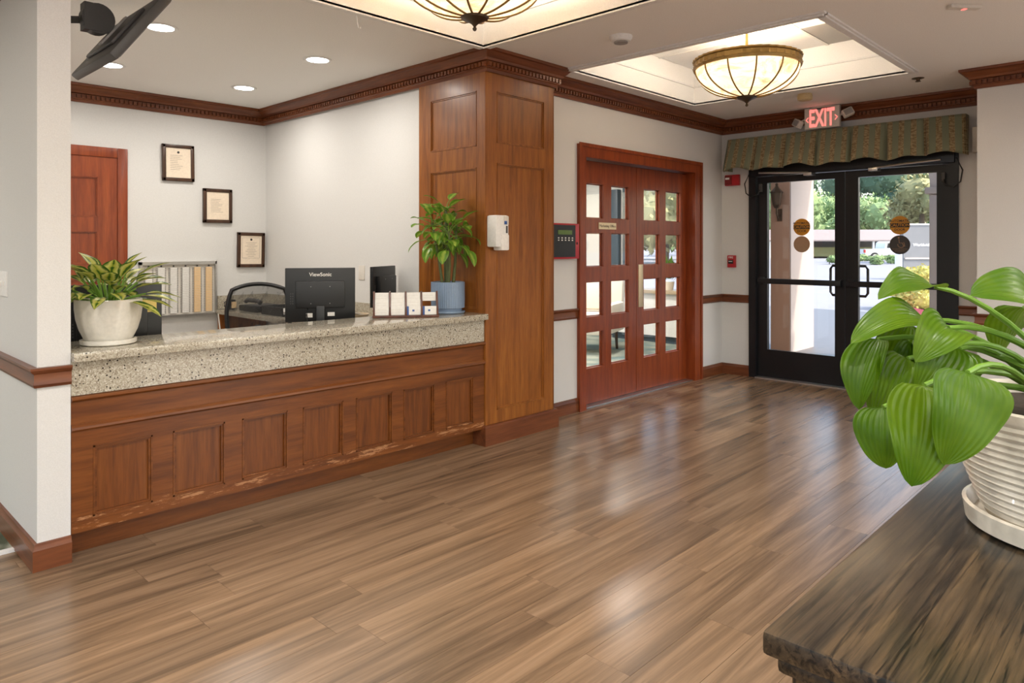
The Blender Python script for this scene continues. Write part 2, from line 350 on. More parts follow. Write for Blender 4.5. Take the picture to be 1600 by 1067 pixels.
def dentils(o, A, Z, nn, oa, oz):
    d = (Z-A).normalized(); Ln = (Z-A).length; a0 = (oa*.03 - nn*.03).dot(d); a1 = Ln + (oz*.03 - nn*.03).dot(d)
    k_ = int((a1-a0)/.036); bb = B()
    for i in range(k_):
        s_ = a0 + (i+.5)*(a1-a0)/k_; c_ = A + d*s_ + nn*.038
        mt = Matrix.Translation((c_.x, c_.y, 2.621)) @ Matrix.Rotation(math.atan2(d.y, d.x), 4, 'Z')
        bb.box(-.011, .011, -.0105, .0105, -.014, .014, mtx=mt)
    if k_ > 0: bb.build('dentil_row', M['crown_'+('x' if abs(d.x) > abs(d.y) else 'y')], o, kind='stuff', smooth=False)
M['crown_x'] = wood('crown_lengthwise', (.10, .027, .010), (.18, .052, .017), (.25, .083, .026), 'x'); M['crown_y'] = wood('crown_crosswise', (.10, .027, .010), (.18, .052, .017), (.25, .083, .026), 'y')
def S(name, mat, x0, x1, y0, y1, z0, z1, label, cat='wall'):
    return tag(box(name, mat, x0, x1, y0, y1, z0, z1, org=((x0+x1)/2, (y0+y1)/2, z0)), label, cat, kind='structure')

# ------------------------------------------------------------------ the setting
H = 2.72
fl = S('floor', 'plank', -3.5, 7.16, -3.5, 3.86, -.08, -.006, 'brown wood-look vinyl plank floor of the lobby', 'floor')
rows = 0; y = -1.55; PW, PL = .178, 1.22; meshes = {}
while y < 3.62:
    x = -1.0 - random.random()*PL
    while x < 7.13:
        x0, x1 = max(x, -1.0), min(x+PL, 7.135); yy1 = min(y+PW, 3.695)
        if x1-x0 > .03 and not (y > 1.2-PW and False):
            key = (round(x1-x0, 3), round(yy1-y, 3))
            if key not in meshes:
                b_ = B().box(-(x1-x0)/2+.0006, (x1-x0)/2-.0006, -(yy1-y)/2+.0006, (yy1-y)/2-.0006, -.006, 0); o = b_.build('plank', 'plank', None, (0, 0, 0), smooth=False)
                meshes[key] = o.data
            else: o = bpy.data.objects.new('plank', meshes[key]); COL.objects.link(o)
            o.parent = fl; o.location = Vector(((x0+x1)/2, (y+yy1)/2, 0)) - fl.location
        x += PL
    y += PW
S('floor_hall', 'carpet', -3.5, .775, 3.865, 8, -.08, .004, 'green and cream patterned carpet in the side hall', 'carpet')
S('floor_office', 'cream_fabric', .9, 3.45, 3.62, 6.72, -.08, .0, 'unseen carpeted floor behind the reception desk, made pale to bounce light', 'floor')  # unseen carpet made pale so it bounces light onto the ceiling
S('floor_lounge', 'carpet2', 4.12, 9.1, 3.86, 8, -.08, .0, 'sage patterned carpet in the lounge behind the double doors', 'carpet')
tag(box('trim_9', 'white', -3.5, .775, 3.835, 3.865, -.01, .007, org=(0, 3.85, 0)), 'pale threshold strip between plank floor and hall carpet', 'threshold', kind='structure')
S('wall_left', 'wall', .775, .90, 3.53, 8, 0, H, 'pale painted end wall beside the reception desk')
S('wall_back', 'wall', .90, 3.60, 6.72, 6.87, 0, H, 'pale office wall with framed certificates')
S('wall_office_side', 'wall', 3.43, 3.60, 4.22, 6.72, 0, H, 'plain pale office wall beside the wooden pillar')
S('wall_lounge_back', 'wall', 3.6, 9.25, 8, 8.15, 0, H, 'pale far wall of the lounge')
S('wall_lounge_side', 'wall', 3.6, 4.12, 4.22, 8, 0, H, 'pale side wall of the lounge')
bw = B()
for a in ((4.12, 4.70, 0, H), (6.54, 7.30, 0, H), (4.70, 6.54, 2.135, H)): bw.box(a[0], a[1], 3.70, 3.85, a[2], a[3])
tag(bw.build('wall_doors', 'wall', None, (5.6, 3.7, 0)), 'pale wall around the wooden double doors', 'wall', kind='structure')
bw = B()
for a in ((3.385, 3.85, 0, H), (1.05, 1.475, 0, H), (1.475, 3.385, 2.21, H)): bw.box(7.14, 7.30, a[0], a[1], a[2], a[3])
tag(bw.build('wall_exit', 'wall', None, (7.2, 2.4, 0)), 'pale wall around the black glass exit doors', 'wall', kind='structure')
S('wall_right', 'wall', 6.39, 7.30, -3.5, 1.2, 0, H, 'pale projecting wall to the side of the exit doors')
S('wall_lounge_porch', 'stucco', 7.30, 9.1, 4.05, 4.2, 0, H, 'side wall of the lounge facing the porch')
bw = B()
for a in ((4.2, 5.15, 0, H), (6.36, 8.15, 0, H), (5.15, 6.36, 0, .62), (5.15, 6.36, 2.3, H)): bw.box(9.1, 9.25, a[0], a[1], a[2], a[3])
tag(bw.build('wall_lounge_front', 'wall', None, (9.2, 6, 0)), 'pale lounge wall around its window', 'wall', kind='structure')
# the unseen end of the lobby behind the camera: window openings added for daylight
def daylight_wall(name, axis, at, lo, hi, spans, label):
    bw = B(); e = [lo] + [q for s_ in spans for q in s_] + [hi]; rects = [(e[i], e[i+1], 0, H) for i in range(0, len(e), 2)] + [(a, c, 0, .35) for a, c in spans] + [(a, c, 2.5, H) for a, c in spans]
    for a, c, z0, z1 in rects:
        if axis == 'y': bw.box(a, c, at-.15, at, z0, z1)
        else: bw.box(at-.15, at, a, c, z0, z1)
    tag(bw.build(name, 'wall', None, (at if axis == 'x' else 0, at if axis == 'y' else 0, 0)), label, 'wall', kind='structure')
daylight_wall('wall_front', 'y', -3.5, -3.65, 6.39, [(-3.0, -.4), (.1, 2.7), (3.2, 5.8)], 'lobby wall behind the viewer with three openings added for daylight')
daylight_wall('wall_far_left', 'x', -3.5, -3.5, 8, [(-3.0, -.3), (.3, 3.0)], 'lobby wall beside the hall with two openings added for daylight')
S('wall_hall_end', 'wall', -3.5, .775, 8, 8.15, 0, H, 'end wall of the side hall')
bc = B()
for a in ((-3.65, 7.30, 3.45, 4.05), (-3.65, 9.25, 4.05, 8.15), (3.315, 4.205, -3.65, 3.45), (4.205, 6.05, 3.42, 3.45), (4.205, 6.05, -3.65, 1.57), (6.05, 7.30, -3.65, 3.45), (-3.65, -2.4, -3.65, 3.45), (-2.4, 3.315, -3.65, -2.4)):
    bc.box(a[0], a[1], a[2], a[3], H, H+.06)
def tray(x0, x1, y0, y1, top):
    for a in ((x0-.04, x0, y0-.04, y1+.04), (x1, x1+.04, y0-.04, y1+.04), (x0, x1, y0-.04, y0), (x0, x1, y1, y1+.04)): bc.box(a[0], a[1], a[2], a[3], H+.06, top)
    bc.box(x0-.04, x1+.04, y0-.04, y1+.04, top, top+.05)
T1, T2 = 2.99, 3.05
tray(-2.4, 3.315, -2.4, 3.45, T1); tray(4.205, 6.05, 1.57, 3.42, T2)
cl = tag(bc.build('ceiling', 'ceil', None, (3, 1, H), smooth=False), 'warm white ceiling with two recessed trays', 'ceiling', kind='structure')
for i in range(3):
    for j in range(3):
        x0, y0 = 4.205+.615*i, 1.57+.6167*j
        B().box(x0+.012, x0+.603, y0+.012, y0+.604, T2-.012, T2-.001).build('ceiling_tile', 'grille' if (i, j) == (2, 0) else 'tile', cl)
bb = B()
for i in (1, 2): bb.box(4.205+.615*i-.012, 4.205+.615*i+.012, 1.57, 3.42, T2-.016, T2-.002); bb.box(4.205, 6.05, 1.57+.6167*i-.012, 1.57+.6167*i+.012, T2-.0165, T2-.002)
bb.build('grid_bar', 'white', cl)
def rimtrim(n, x0, x1, y0, y1, label):       # stepped white moulding round the mouth of a ceiling tray
    bb = B()
    for o_, z0, z1 in ((.045, H-.012, H+.004), (.03, H-.022, H), ):
        for a in ((x0-o_, x0+.012, y0-o_, y1+o_), (x1-.012, x1+o_, y0-o_, y1+o_), (x0, x1, y0-o_, y0+.012), (x0, x1, y1-.012, y1+o_)): bb.box(a[0], a[1], a[2], a[3], z0, z1)
    for a in ((x0, x0+.012, y0, y1), (x1-.012, x1, y0, y1), (x0, x1, y0, y0+.012), (x0, x1, y1-.012, y1)): bb.box(a[0], a[1], a[2], a[3], H+.15, H+.165)
    tag(bb.build('trim_%d' % n, 'white', None, (x0, y0, H), smooth=False), label, 'moulding', kind='structure')
rimtrim(10, -2.4, 3.315, -2.4, 3.45, 'white moulding round the large ceiling tray over the lobby'); rimtrim(11, 4.205, 6.05, 1.57, 3.42, 'white moulding round the ceiling tray by the exit')
CROWN = [(0, 2.575), (.014, 2.575), (.020, 2.594), (.030, 2.600), (.030, 2.642), (.046, 2.646), (.052, 2.662), (.066, 2.672), (.086, 2.695), (.102, 2.700), (.104, 2.719), (0, 2.719)]
run([(.90, 6.72), (3.41, 6.72), (3.41, 3.515), (4.125, 3.515), (4.125, 3.70), (7.14, 3.70), (7.14, 1.2), (6.39, 1.2), (6.39, -3.5)], CROWN, 'trim_1', 'crown_',
    ['dentil crown moulding above the framed certificates', 'dentil crown moulding on the office side wall and pillar side', 'dentil crown moulding across the pillar front', 'short crown return at the pillar', 'dark dentil crown moulding above the double doors', 'dark dentil crown moulding above the exit doors', 'crown return on the projecting wall', 'dentil crown moulding on the projecting wall'], 'moulding', extra=dentils)
run([(.775, 8), (.775, 3.53), (.90, 3.53)], CROWN, 'trim_2', 'crown_', ['crown moulding along the side hall wall', 'crown moulding across the wall end'], 'moulding', extra=dentils)
RAIL = [(0, .772), (.012, .772), (.018, .785), (.014, .80), (.014, .83), (.024, .838), (.03, .848), (.03, .857), (0, .857)]
run([(.775, 8), (.775, 3.53), (.90, 3.53)], RAIL, 'trim_3', 'base_', ['wooden chair rail along the side hall wall', 'wooden chair rail across the wall end'], 'chair rail')
run([(4.125, 3.70), (4.632, 3.70)], RAIL, 'trim_4', 'base_', 'wooden chair rail between pillar and double doors', 'chair rail')
run([(6.655, 3.70), (7.14, 3.70), (7.14, 3.385)], RAIL, 'trim_5', 'base_', ['wooden chair rail right of the double doors', 'wooden chair rail left of the exit doors'], 'chair rail')
run([(7.14, 1.475), (7.14, 1.2), (6.39, 1.2), (6.39, -3.5)], RAIL, 'trim_6', 'base_', ['chair rail right of the exit doors', 'chair rail return', 'wooden chair rail on the projecting wall'], 'chair rail')
BASE = [(0, 0), (.02, 0), (.02, .088), (.013, .098), (.011, .112), (0, .114)]
run([(.775, 8), (.775, 3.53), (.90, 3.53)], BASE, 'baseboard_left', 'base_', ['wooden baseboard along the side hall wall', 'scuffed wooden baseboard round the wall end'], 'baseboard')
run([(4.15, 3.70), (4.632, 3.70)], BASE, 'baseboard_doors', 'base_', 'wooden baseboard between pillar and double doors', 'baseboard')
run([(6.655, 3.70), (7.14, 3.70), (7.14, 3.385)], BASE, 'baseboard_exit', 'base_', ['wooden baseboard right of the double doors', 'wooden baseboard left of the exit doors'], 'baseboard')
run([(7.14, 1.475), (7.14, 1.2), (6.39, 1.2), (6.39, -3.5)], BASE, 'baseboard_right', 'base_', ['baseboard right of the exit doors', 'baseboard return', 'wooden baseboard on the projecting wall'], 'baseboard')

# a panelled face: frame pieces round openings, a bead and a panel in each; face = origin O, direction U, outward normal Nn
def face(parent, O, U, Nn, W, z0, z1, ops, th, fmat, pmat, bead=True, pname='panel', rec=.014, fname='frame', bm_=None):
    O, U, Nn = Vector(O), Vector(U), Vector(Nn)
    def q(u, d, z): return O + U*u + Nn*d + Vector((0, 0, z))
    us = sorted({0, W, *[o[0] for o in ops], *[o[1] for o in ops]}); zs = sorted({z0, z1, *[o[2] for o in ops], *[o[3] for o in ops]}); bb = B()
    def bx(B_, u0, u1, a, c, d0, d1): B_.prism([(u0, a), (u1, a), (u1, c), (u0, c)], d0, d1, lambda u, z, d: q(u, d, z))
    inside = lambda u, z: any(o[0] < u < o[1] and o[2] < z < o[3] for o in ops)
    for a, c in zip(us, us[1:]):
        st = None
        for e, g in zip(zs, zs[1:]):
            if inside((a+c)/2, (e+g)/2):
                if st is not None: bx(bb, a, c, st, e, 0, th); st = None
            elif st is None: st = e
        if st is not None: bx(bb, a, c, st, z1, 0, th)
    fo = bb.build(fname, fmat, parent, smooth=False)
    for (u0, u1, a, c) in ops:
        if bead:
            bb = B(); k_ = .016
            for r_ in ((u0, u1, a, a+k_), (u0, u1, c-k_, c), (u0, u0+k_, a+k_, c-k_), (u1-k_, u1, a+k_, c-k_)): bx(bb, *r_, th-rec, th-.004)
            for r_ in ((u0, u1, a, a+.007), (u0, u1, c-.007, c), (u0, u0+.007, a, c), (u1-.007, u1, a, c)): bx(bb, *r_, th-.006, th+.003)
            bb.build('bead', fmat, parent, smooth=False)
        if pmat:
            bb = B(); bx(bb, u0, u1, a, c, -.004 if th > .03 else 0, max(th-rec, .004)); bb.build(pname, pmat, parent, smooth=False)
    return fo

# ------------------------------------------------------------------ doors and window
# door_1: wooden double doors with eight panes in each leaf
d1 = thing('door_1', 'reddish wooden double doors with sixteen small glass panes', 'door', (5.62, 3.78, 0), kind='structure')
bb = B()
for a in ((4.632, 4.722, 0, 2.225), (6.518, 6.655, 0, 2.225), (4.722, 6.518, 2.12, 2.225)):
    bb.box(a[0], a[1], 3.672, 3.70, a[2], a[3]); 
for a in ((4.625, 4.66, 0, 2.235), (6.63, 6.662, 0, 2.235), (4.66, 6.63, 2.205, 2.235)): bb.box(a[0], a[1], 3.662, 3.672, a[2], a[3])
for a in ((4.70, 4.722, 0, 2.135), (6.518, 6.54, 0, 2.135), (4.70, 6.54, 2.12, 2.135)): bb.box(a[0], a[1], 3.70, 3.86, a[2], a[3])
for a in ((4.722, 4.735, 0, 2.12), (6.505, 6.518, 0, 2.12), (4.722, 6.518, 2.107, 2.12)): bb.box(a[0], a[1], 3.82, 3.845, a[2], a[3])
bb.build('casing', 'mahog_z', d1, smooth=False)
box('threshold', 'steel', 4.722, 6.518, 3.70, 3.86, .0, .008, d1)
ZR = [(.316, .629), (.761, 1.063), (1.194, 1.488), (1.617, 1.916)]
for k_, (x0, lw_, cols) in enumerate(((4.727, .875, ((.092, .366), (.481, .761))), (5.608, .905, ((.121, .399), (.509, .788))))):
    lf = thing('leaf', None, None, (5.62, 3.78, 0)); lf.parent = d1; lf.location = (0, 0, 0)
    ops = [(u0, u1, a, c) for u0, u1 in cols for a, c in ZR]
    face(lf, (x0, 3.815, 0), (1, 0, 0), (0, -1, 0), lw_, .012, 2.105, ops, .045, 'mahog_z', None, bead=False, fname='leaf_frame')
    for (u0, u1, a, c) in ops:
        box('pane', 'glass', x0+u0, x0+u1, 3.791, 3.795, a, c, lf)
        bb = B()
        for r_ in ((u0, u1, a, a+.008), (u0, u1, c-.008, c), (u0, u0+.008, a, c), (u1-.008, u1, a, c)): bb.box(x0+r_[0], x0+r_[1], 3.797, 3.812, r_[2], r_[3])
        bb.build('glazing_bead', 'mahog_x', lf, smooth=False)
    if k_ == 0:
        sp_ = box('name_plate', 'plate', x0+.29, x0+.55, 3.764, 3.77, 1.522, 1.580, lf)
        text('lettering', 'Marketing Office', .036, 'ink', lf, (x0+.42, 3.7635, 1.551), (1, 0, 0), (0, 0, 1))
    else:
        box('push_plate', 'plate', x0+.03, x0+.105, 3.765, 3.77, .80, 1.20, lf, bev=.001)
# leaf empties carry no label or category: they are parts
# door_2: black aluminium exit doors
d2 = thing('door_2', 'black aluminium double exit doors with large glass panes', 'door', (7.2, 2.43, 0), kind='structure')
bb = B()
for a in ((3.31, 3.385, 0, 2.21), (1.475, 1.55, 0, 2.21), (1.55, 3.31, 2.10, 2.21)): bb.box(7.12, 7.27, a[0], a[1], a[2], a[3])
bb.build('frame', 'black', d2, smooth=False)
bb = B().box(7.09, 7.13, 1.50, 3.36, 2.10, 2.2, bev=.004); bb.build('header', 'black', d2)
box('threshold', 'steel', 7.10, 7.30, 1.55, 3.31, 0, .012, d2)
for k_, (y0, y1, g0, g1) in enumerate(((2.432, 3.305, 2.525, 3.204), (1.555, 2.426, 1.652, 2.310))):
    lf = thing('leaf', None, None, (7.2, 2.43, 0)); lf.parent = d2; lf.location = (0, 0, 0)
    bb = B()
    for a in ((y0, g0, .015, 2.095), (g1, y1, .015, 2.095), (g0, g1, .015, .30), (g0, g1, 2.03, 2.095)): bb.box(7.165, 7.215, a[0], a[1], a[2], a[3])
    bb.build('stile_frame', 'black', lf, smooth=False)
    box('pane', 'glass', 7.188, 7.193, g0, g1, .30, 2.03, lf)
    b2 = B().box(7.105, 7.14, y0+.02, y1-.02, .985, 1.04, bev=.006)
    for yy in (y0+.05, y1-.05): b2.box(7.13, 7.17, yy-.03, yy+.03, .975, 1.05, bev=.004)
    b2.build('push_bar', 'black', lf)
    hy = y0+.05 if k_ == 0 else y1-.05; s_ = 1 if k_ == 0 else -1
    B().tube([(7.22, hy, 1.18), (7.27, hy, 1.18), (7.27, hy+s_*.10, 1.18), (7.27, hy+s_*.12, 1.15), (7.27, hy+s_*.12, .92), (7.27, hy+s_*.10, .89), (7.27, hy, .89), (7.22, hy, .89)], .013, 8).build('pull_handle', 'black', lf)
    yc = 2.853 if k_ == 0 else 1.955; R_ = Matrix.Rotation(-PI/2, 4, 'Y')
    def disc(nm, mt, z, x=7.184, r=.085): return B().lathe([(r, 0), (r, .0016)], 40, mtx=Matrix.Translation((x, yc, z)) @ R_).build(nm, mt, lf)
    s1 = disc('caution_sticker', 'amber', 1.565)
    box('sticker_band', 'sblack', 7.1815, 7.1825, yc-.083, yc+.083, 1.545, 1.585, lf)
    for tx, zz, sz, mm in (('AUTOMATIC', 1.604, .030, 'sblack'), ('CAUTION', 1.565, .037, 'amber'), ('DOOR', 1.524, .030, 'sblack')):
        text('lettering', tx, sz, mm, lf, (7.1812, yc, zz), (0, -1, 0), (0, 0, 1), .0003, bold=.0006)
    if k_ == 0: disc('sticker_back', 'stan', 1.392, r=.082)
    else:
        disc('access_sticker', 'sgrey', 1.385, r=.088)
        bb = B().tube([(7.1815, yc-.012+.028*math.cos(a), 1.388+.028*math.sin(a)) for a in [PI*.75+i*PI*1.3/14 for i in range(15)]], .0035, 6)
        bb.tube([(7.1815, yc+.006, 1.437), (7.1815, yc+.003, 1.402), (7.1815, yc-.022, 1.402), (7.1815, yc-.034, 1.372), (7.1815, yc-.046, 1.375)], .004, 6).lathe([(.0, 0), (.008, 0), (.008, .002), (0, .002)], 12, mtx=Matrix.Translation((7.182, yc+.008, 1.45)) @ R_)
        bb.build('wheelchair_symbol', 'stan', lf)
        for tx, zz in (('ACTIVATE SWITCH', 1.345), ('TO OPERATE', 1.328)): text('lettering', tx, .0145, 'stan', lf, (7.1812, yc, zz), (0, -1, 0), (0, 0, 1), .0003)
    # closer arm and loop of cable on top of the leaf
    ya, yb = (3.25, 2.75) if k_ == 0 else (1.60, 2.15)
    bb = B().tube([(7.07, ya, 2.13), (7.05, (ya+yb)/2, 2.115), (7.08, yb, 2.10)], .011, 8).box(7.06, 7.17, yb-.04, yb+.04, 2.07, 2.10, bev=.004); bb.build('closer_arm', 'steel', lf)
    ye = 3.33 if k_ == 0 else 1.53; se = 1 if k_ == 0 else -1
    B().tube([(7.11, ye+se*.04, 2.14), (7.10, ye+se*.09, 2.03), (7.10, ye+se*.075, 1.93), (7.10, ye+se*.02, 1.885), (7.11, ye-se*.05, 1.91), (7.15, ye-se*.06, 1.98)], .006, 6).build('cable_loop', 'rubber', lf)
    box('cable_box', 'dgrey', 7.135, 7.17, ye-se*.065-.015, ye-se*.065+.015, 1.94, 2.02, lf, bev=.003)
# door_3: office door on the back wall
d3 = thing('door_3', 'orange brown panelled wooden door in the office back wall', 'door', (1.68, 6.72, 0), kind='structure')
bb = B()
for a in ((1.17, 1.25, 0, 2.215), (2.06, 2.14, 0, 2.215), (1.25, 2.06, 2.13, 2.215)): bb.box(a[0], a[1], 6.685, 6.72, a[2], a[3], bev=.006)
bb.build('casing', 'mahog_z', d3)
face(d3, (1.25, 6.718, 0), (1, 0, 0), (0, -1, 0), .81, .01, 2.13, [(.10, .66, 1.62, 1.96), (.10, .66, 1.22, 1.50), (.10, .66, .82, 1.10), (.10, .66, .42, .70), (.10, .66, .12, .32)], .02, 'mahog_z', 'mahog_z', rec=.012, fname='leaf')
B().tube([(1.99, 6.70, 1.0), (1.99, 6.645, 1.0), (1.90, 6.64, 1.0)], .01, 8).build('lever_handle', 'steel', d3)
# window_1: lounge window to the street
w1 = thing('window_1', 'slate framed lounge window seen through the double doors', 'window', (9.1, 5.75, .62), kind='structure')
bb = B()
for a in ((5.15, 5.22, .62, 2.3), (6.29, 6.36, .62, 2.3), (5.22, 6.29, .62, .68), (5.22, 6.29, 2.24, 2.3), (5.73, 5.77, .68, 2.24)): bb.box(9.08, 9.2, a[0], a[1], a[2], a[3])
bb.build('window_frame', 'slate', w1, smooth=False); box('pane', 'glass', 9.14, 9.144, 5.22, 6.29, .68, 2.24, w1)
bb = B().box(9.0, 9.1, 6.40, 6.56, 0, 2.25, bev=.01); tag(bb.build('trim_12', 'slate', None, (9.05, 6.48, 0)), 'dark slate blue upright post beside the lounge window', 'post', kind='structure')

# ------------------------------------------------------------------ reception desk, worktop, pillar
rd = thing('reception_desk', 'long brown panelled wooden reception desk with scuffed lower rail', 'desk', (2.15, 3.6, 0))
box('carcass', 'desk_x', .902, 3.398, 3.552, 3.88, .115, .866, rd)
box('kickboard', 'desk_trim', .902, 3.398, 3.615, 3.64, 0, .118, rd)
PX = [(.987, 1.236), (1.329, 1.581), (1.672, 1.925), (2.016, 2.272), (2.359, 2.618), (2.705, 2.952), (3.050, 3.294)]
face(rd, (.902, 3.552, 0), (1, 0, 0), (0, -1, 0), 2.494, .115, .565, [(a-.902, c-.902, .172, .485) for a, c in PX], .024, 'desk_x', 'desk_z', rec=.016)
def strip(name, mat, prof, parent, x0=.902, x1=3.398):
    bb = B(); bb.prism(prof, x0, x1, lambda a, b_, d: Vector((d, a, b_))); return bb.build(name, mat, parent, ang=28)
strip('waist_moulding', 'desk_trim', [(3.552, .56), (3.522, .56), (3.515, .568), (3.518, .578), (3.53, .59), (3.552, .592)], rd)
strip('frieze_board', 'desk_trim', [(3.552, .590), (3.534, .590), (3.534, .70), (3.552, .70)], rd)
strip('top_moulding', 'desk_trim', [(3.552, .688), (3.524, .690), (3.513, .700), (3.513, .712), (3.552, .716)], rd)
wt = thing('countertop', 'speckled beige terrazzo worktop and fascia on the reception desk', 'countertop', (2.15, 3.6, .71))
box('slab', 'terrazzo', .902, 3.398, 3.487, 3.93, .868, .908, wt, bev=.004)
box('fascia', 'terrazzo', .902, 3.398, 3.530, 3.5519, .7165, .868, wt)
pl = thing('pillar', 'square cherry wood panelled pillar at the end of the reception desk', 'pillar', (3.76, 3.9, 0))
box('core', 'cherry_z', 3.412, 4.108, 3.532, 4.22, 0, 2.6, pl)
face(pl, (3.40, 3.532, 0), (1, 0, 0), (0, -1, 0), .72, 0, 2.60, [(.11, .612, .228, 1.955), (.11, .612, 2.095, 2.455)], .014, 'cherry_z', 'cherry_z', rec=.012)
face(pl, (3.412, 4.243, 0), (0, -1, 0), (-1, 0, 0), .723, 0, 2.60, [(.135, .635, .93, 1.92), (.135, .635, 2.07, 2.455)], .014, 'cherry_z', 'cherry_z', rec=.012)
face(pl, (4.108, 3.518, 0), (0, 1, 0), (1, 0, 0), .182, 0, 2.60, [], .014, 'cherry_z', None)
bb = B()
prof = [(0, 0), (.026, 0), (.026, .125), (.018, .135), (0, .138)]
P_ = [(3.398, 3.62), (3.398, 3.516), (4.122, 3.516), (4.122, 3.70)]; offs = [(-1, 0), (-1, -1), (1, -1), (1, 0)]
rings = [[bb.bm.verts.new((x+ox*d, y+oy*d, z)) for d, z in prof] for (x, y), (ox, oy) in zip(P_, offs)]
for a, c in zip(rings, rings[1:]):
    for j in range(5): bb.bm.faces.new((a[j], a[(j+1) % 5], c[(j+1) % 5], c[j]))
bb.bm.faces.new(rings[0]); bb.bm.faces.new(rings[-1][::-1]); bb.build('plinth', 'base_x', pl, ang=28)

# ------------------------------------------------------------------ lamps
def pendant(x, y, zb, zt, label):            # zb: tip of the finial, zt: ceiling
    t_ = thing('pendant_lamp', label, 'lamp', (x, y, zb), 'bowl pendant lamps')
    R_ = .378; z0 = zb+.075; hh = .222
    prof = [(R_*math.sin(a), z0 + hh*(1-math.cos(a))) for a in [PI/2*i/14 for i in range(1, 15)]]
    B().lathe([(.03, z0)] + prof, 48, (x, y, 0)).build('glass_bowl', 'alabaster', t_)
    zr = z0+hh
    rp = lambda a, z: .012*math.sin(a*40)*(1 if zr < z < zr+.07 else 0)
    bb = B().lathe([(R_-.012, zr-.012), (R_+.012, zr-.012), (R_+.016, zr+.008), (R_+.006, zr+.014), (R_+.006, zr+.046), (R_+.016, zr+.052), (R_+.016, zr+.064), (R_-.012, zr+.064), (R_-.012, zr-.012)], 120, (x, y, 0), rip=rp)
    bb.build('rim_band', 'brass', t_)
    for i in range(12):
        a = 2*PI*i/12+.1; B().tube([(x+(r+.003)*math.cos(a), y+(r+.003)*math.sin(a), z-.002) for r, z in [(.03, z0)] + prof], .0065, 6).build('rib', 'brass', t_)
    B().lathe([(0, zb), (.008, zb+.004), (.012, zb+.014), (.006, zb+.024), (.010, zb+.03), (.02, zb+.04), (.04, zb+.052), (.07, zb+.064), (.076, zb+.074), (.06, zb+.082), (0, zb+.084)], 28, (x, y, 0)).build('finial', 'bronze', t_)
    bb = B().tube([(x, y, z0+.1), (x, y, zt-.02)], .011, 10)
    for i in range(3):
        a = 2*PI*i/3; bb.tube([(x, y, zr+.0), (x+.37*math.cos(a), y+.37*math.sin(a), zr+.03)], .006, 6)
    bb.build('stem', 'brass', t_)
    B().lathe([(.0, zt-.05), (.03, zt-.048), (.07, zt-.03), (.11, zt-.008), (.115, zt), (0, zt)], 28, (x, y, 0)).build('ceiling_canopy', 'brass', t_)
    for i in range(3):
        a = 2*PI*i/3+.5; q = Vector((x+.15*math.cos(a), y+.15*math.sin(a), zr+.02))
        B().lathe([(0, -.05), (.02, -.045), (.03, -.015), (.02, .02), (.012, .04), (0, .04)], 12, q).build('bulb', 'lampglow', t_)
        l_ = bpy.data.lights.new('bulb_light', 'POINT'); l_.energy = PEND_W; l_.color = (1, .90, .76); l_.shadow_soft_size = .05
        lo = bpy.data.objects.new('bulb_light', l_); COL.objects.link(lo); lo.parent = t_; lo.location = q + Vector((0, 0, .075)) - Vector((x, y, zb))
pendant(5.10, 2.44, 2.425, T2, 'alabaster bowl pendant lamp in the ceiling tray near the exit sign')
pendant(2.568, 2.74, 2.505, T1, 'alabaster bowl pendant lamp over the lobby in front of the pillar')
def can(x, y, label, z=H, watts=CAN_W):
    t_ = thing('recessed_light', label, 'light', (x, y, z), 'recessed ceiling lights')
    B().lathe([(.075, .0), (.078, -.006), (.098, -.008), (.102, -.001), (.098, 0), (.075, 0)], 32, (x, y, z)).build('trim_ring', 'white', t_)
    B().lathe([(0, -.004), (.076, -.004), (.076, -.001), (0, -.001)], 28, (x, y, z)).build('lens', 'lampglow', t_)
    l_ = bpy.data.lights.new('can_light', 'AREA'); l_.shape = 'DISK'; l_.size = .14; l_.energy = watts; l_.color = (1, .94, .86); l_.spread = math.radians(170)
    lo = bpy.data.objects.new('can_light', l_); COL.objects.link(lo); lo.parent = t_; lo.location = (0, 0, -.012)
for x, y, lb in ((1.655, 4.59, 'round recessed ceiling light beside the wall television'), (2.73, 4.57, 'round recessed ceiling light above the office side wall'), (2.78, 5.83, 'round recessed ceiling light near the certificates corner'), (1.74, 5.81, 'round recessed ceiling light partly behind the wall television')): can(x, y, lb)
for x in (-2.0, -.4, 1.2): 
    for y in (-1.8, -.2, 1.5): can(x, y, 'round fill light added in the lobby tray behind the viewer', T1, 15)  # unseen fixtures added as the main fill of the lobby
for x, y in ((3.76, -1.5), (5.2, -.8), (5.2, -2.4)): can(x, y, 'round fill light added in the flat lobby ceiling behind the viewer', H, 15)  # more unseen lamps added for fill
for x, y in ((5.2, 5.0), (7.2, 5.2), (5.2, 6.8), (7.4, 6.8)): can(x, y, 'round recessed ceiling light in the lounge', H, 30)
can(-1.0, 5.5, 'round recessed ceiling light in the side hall', H, 34)

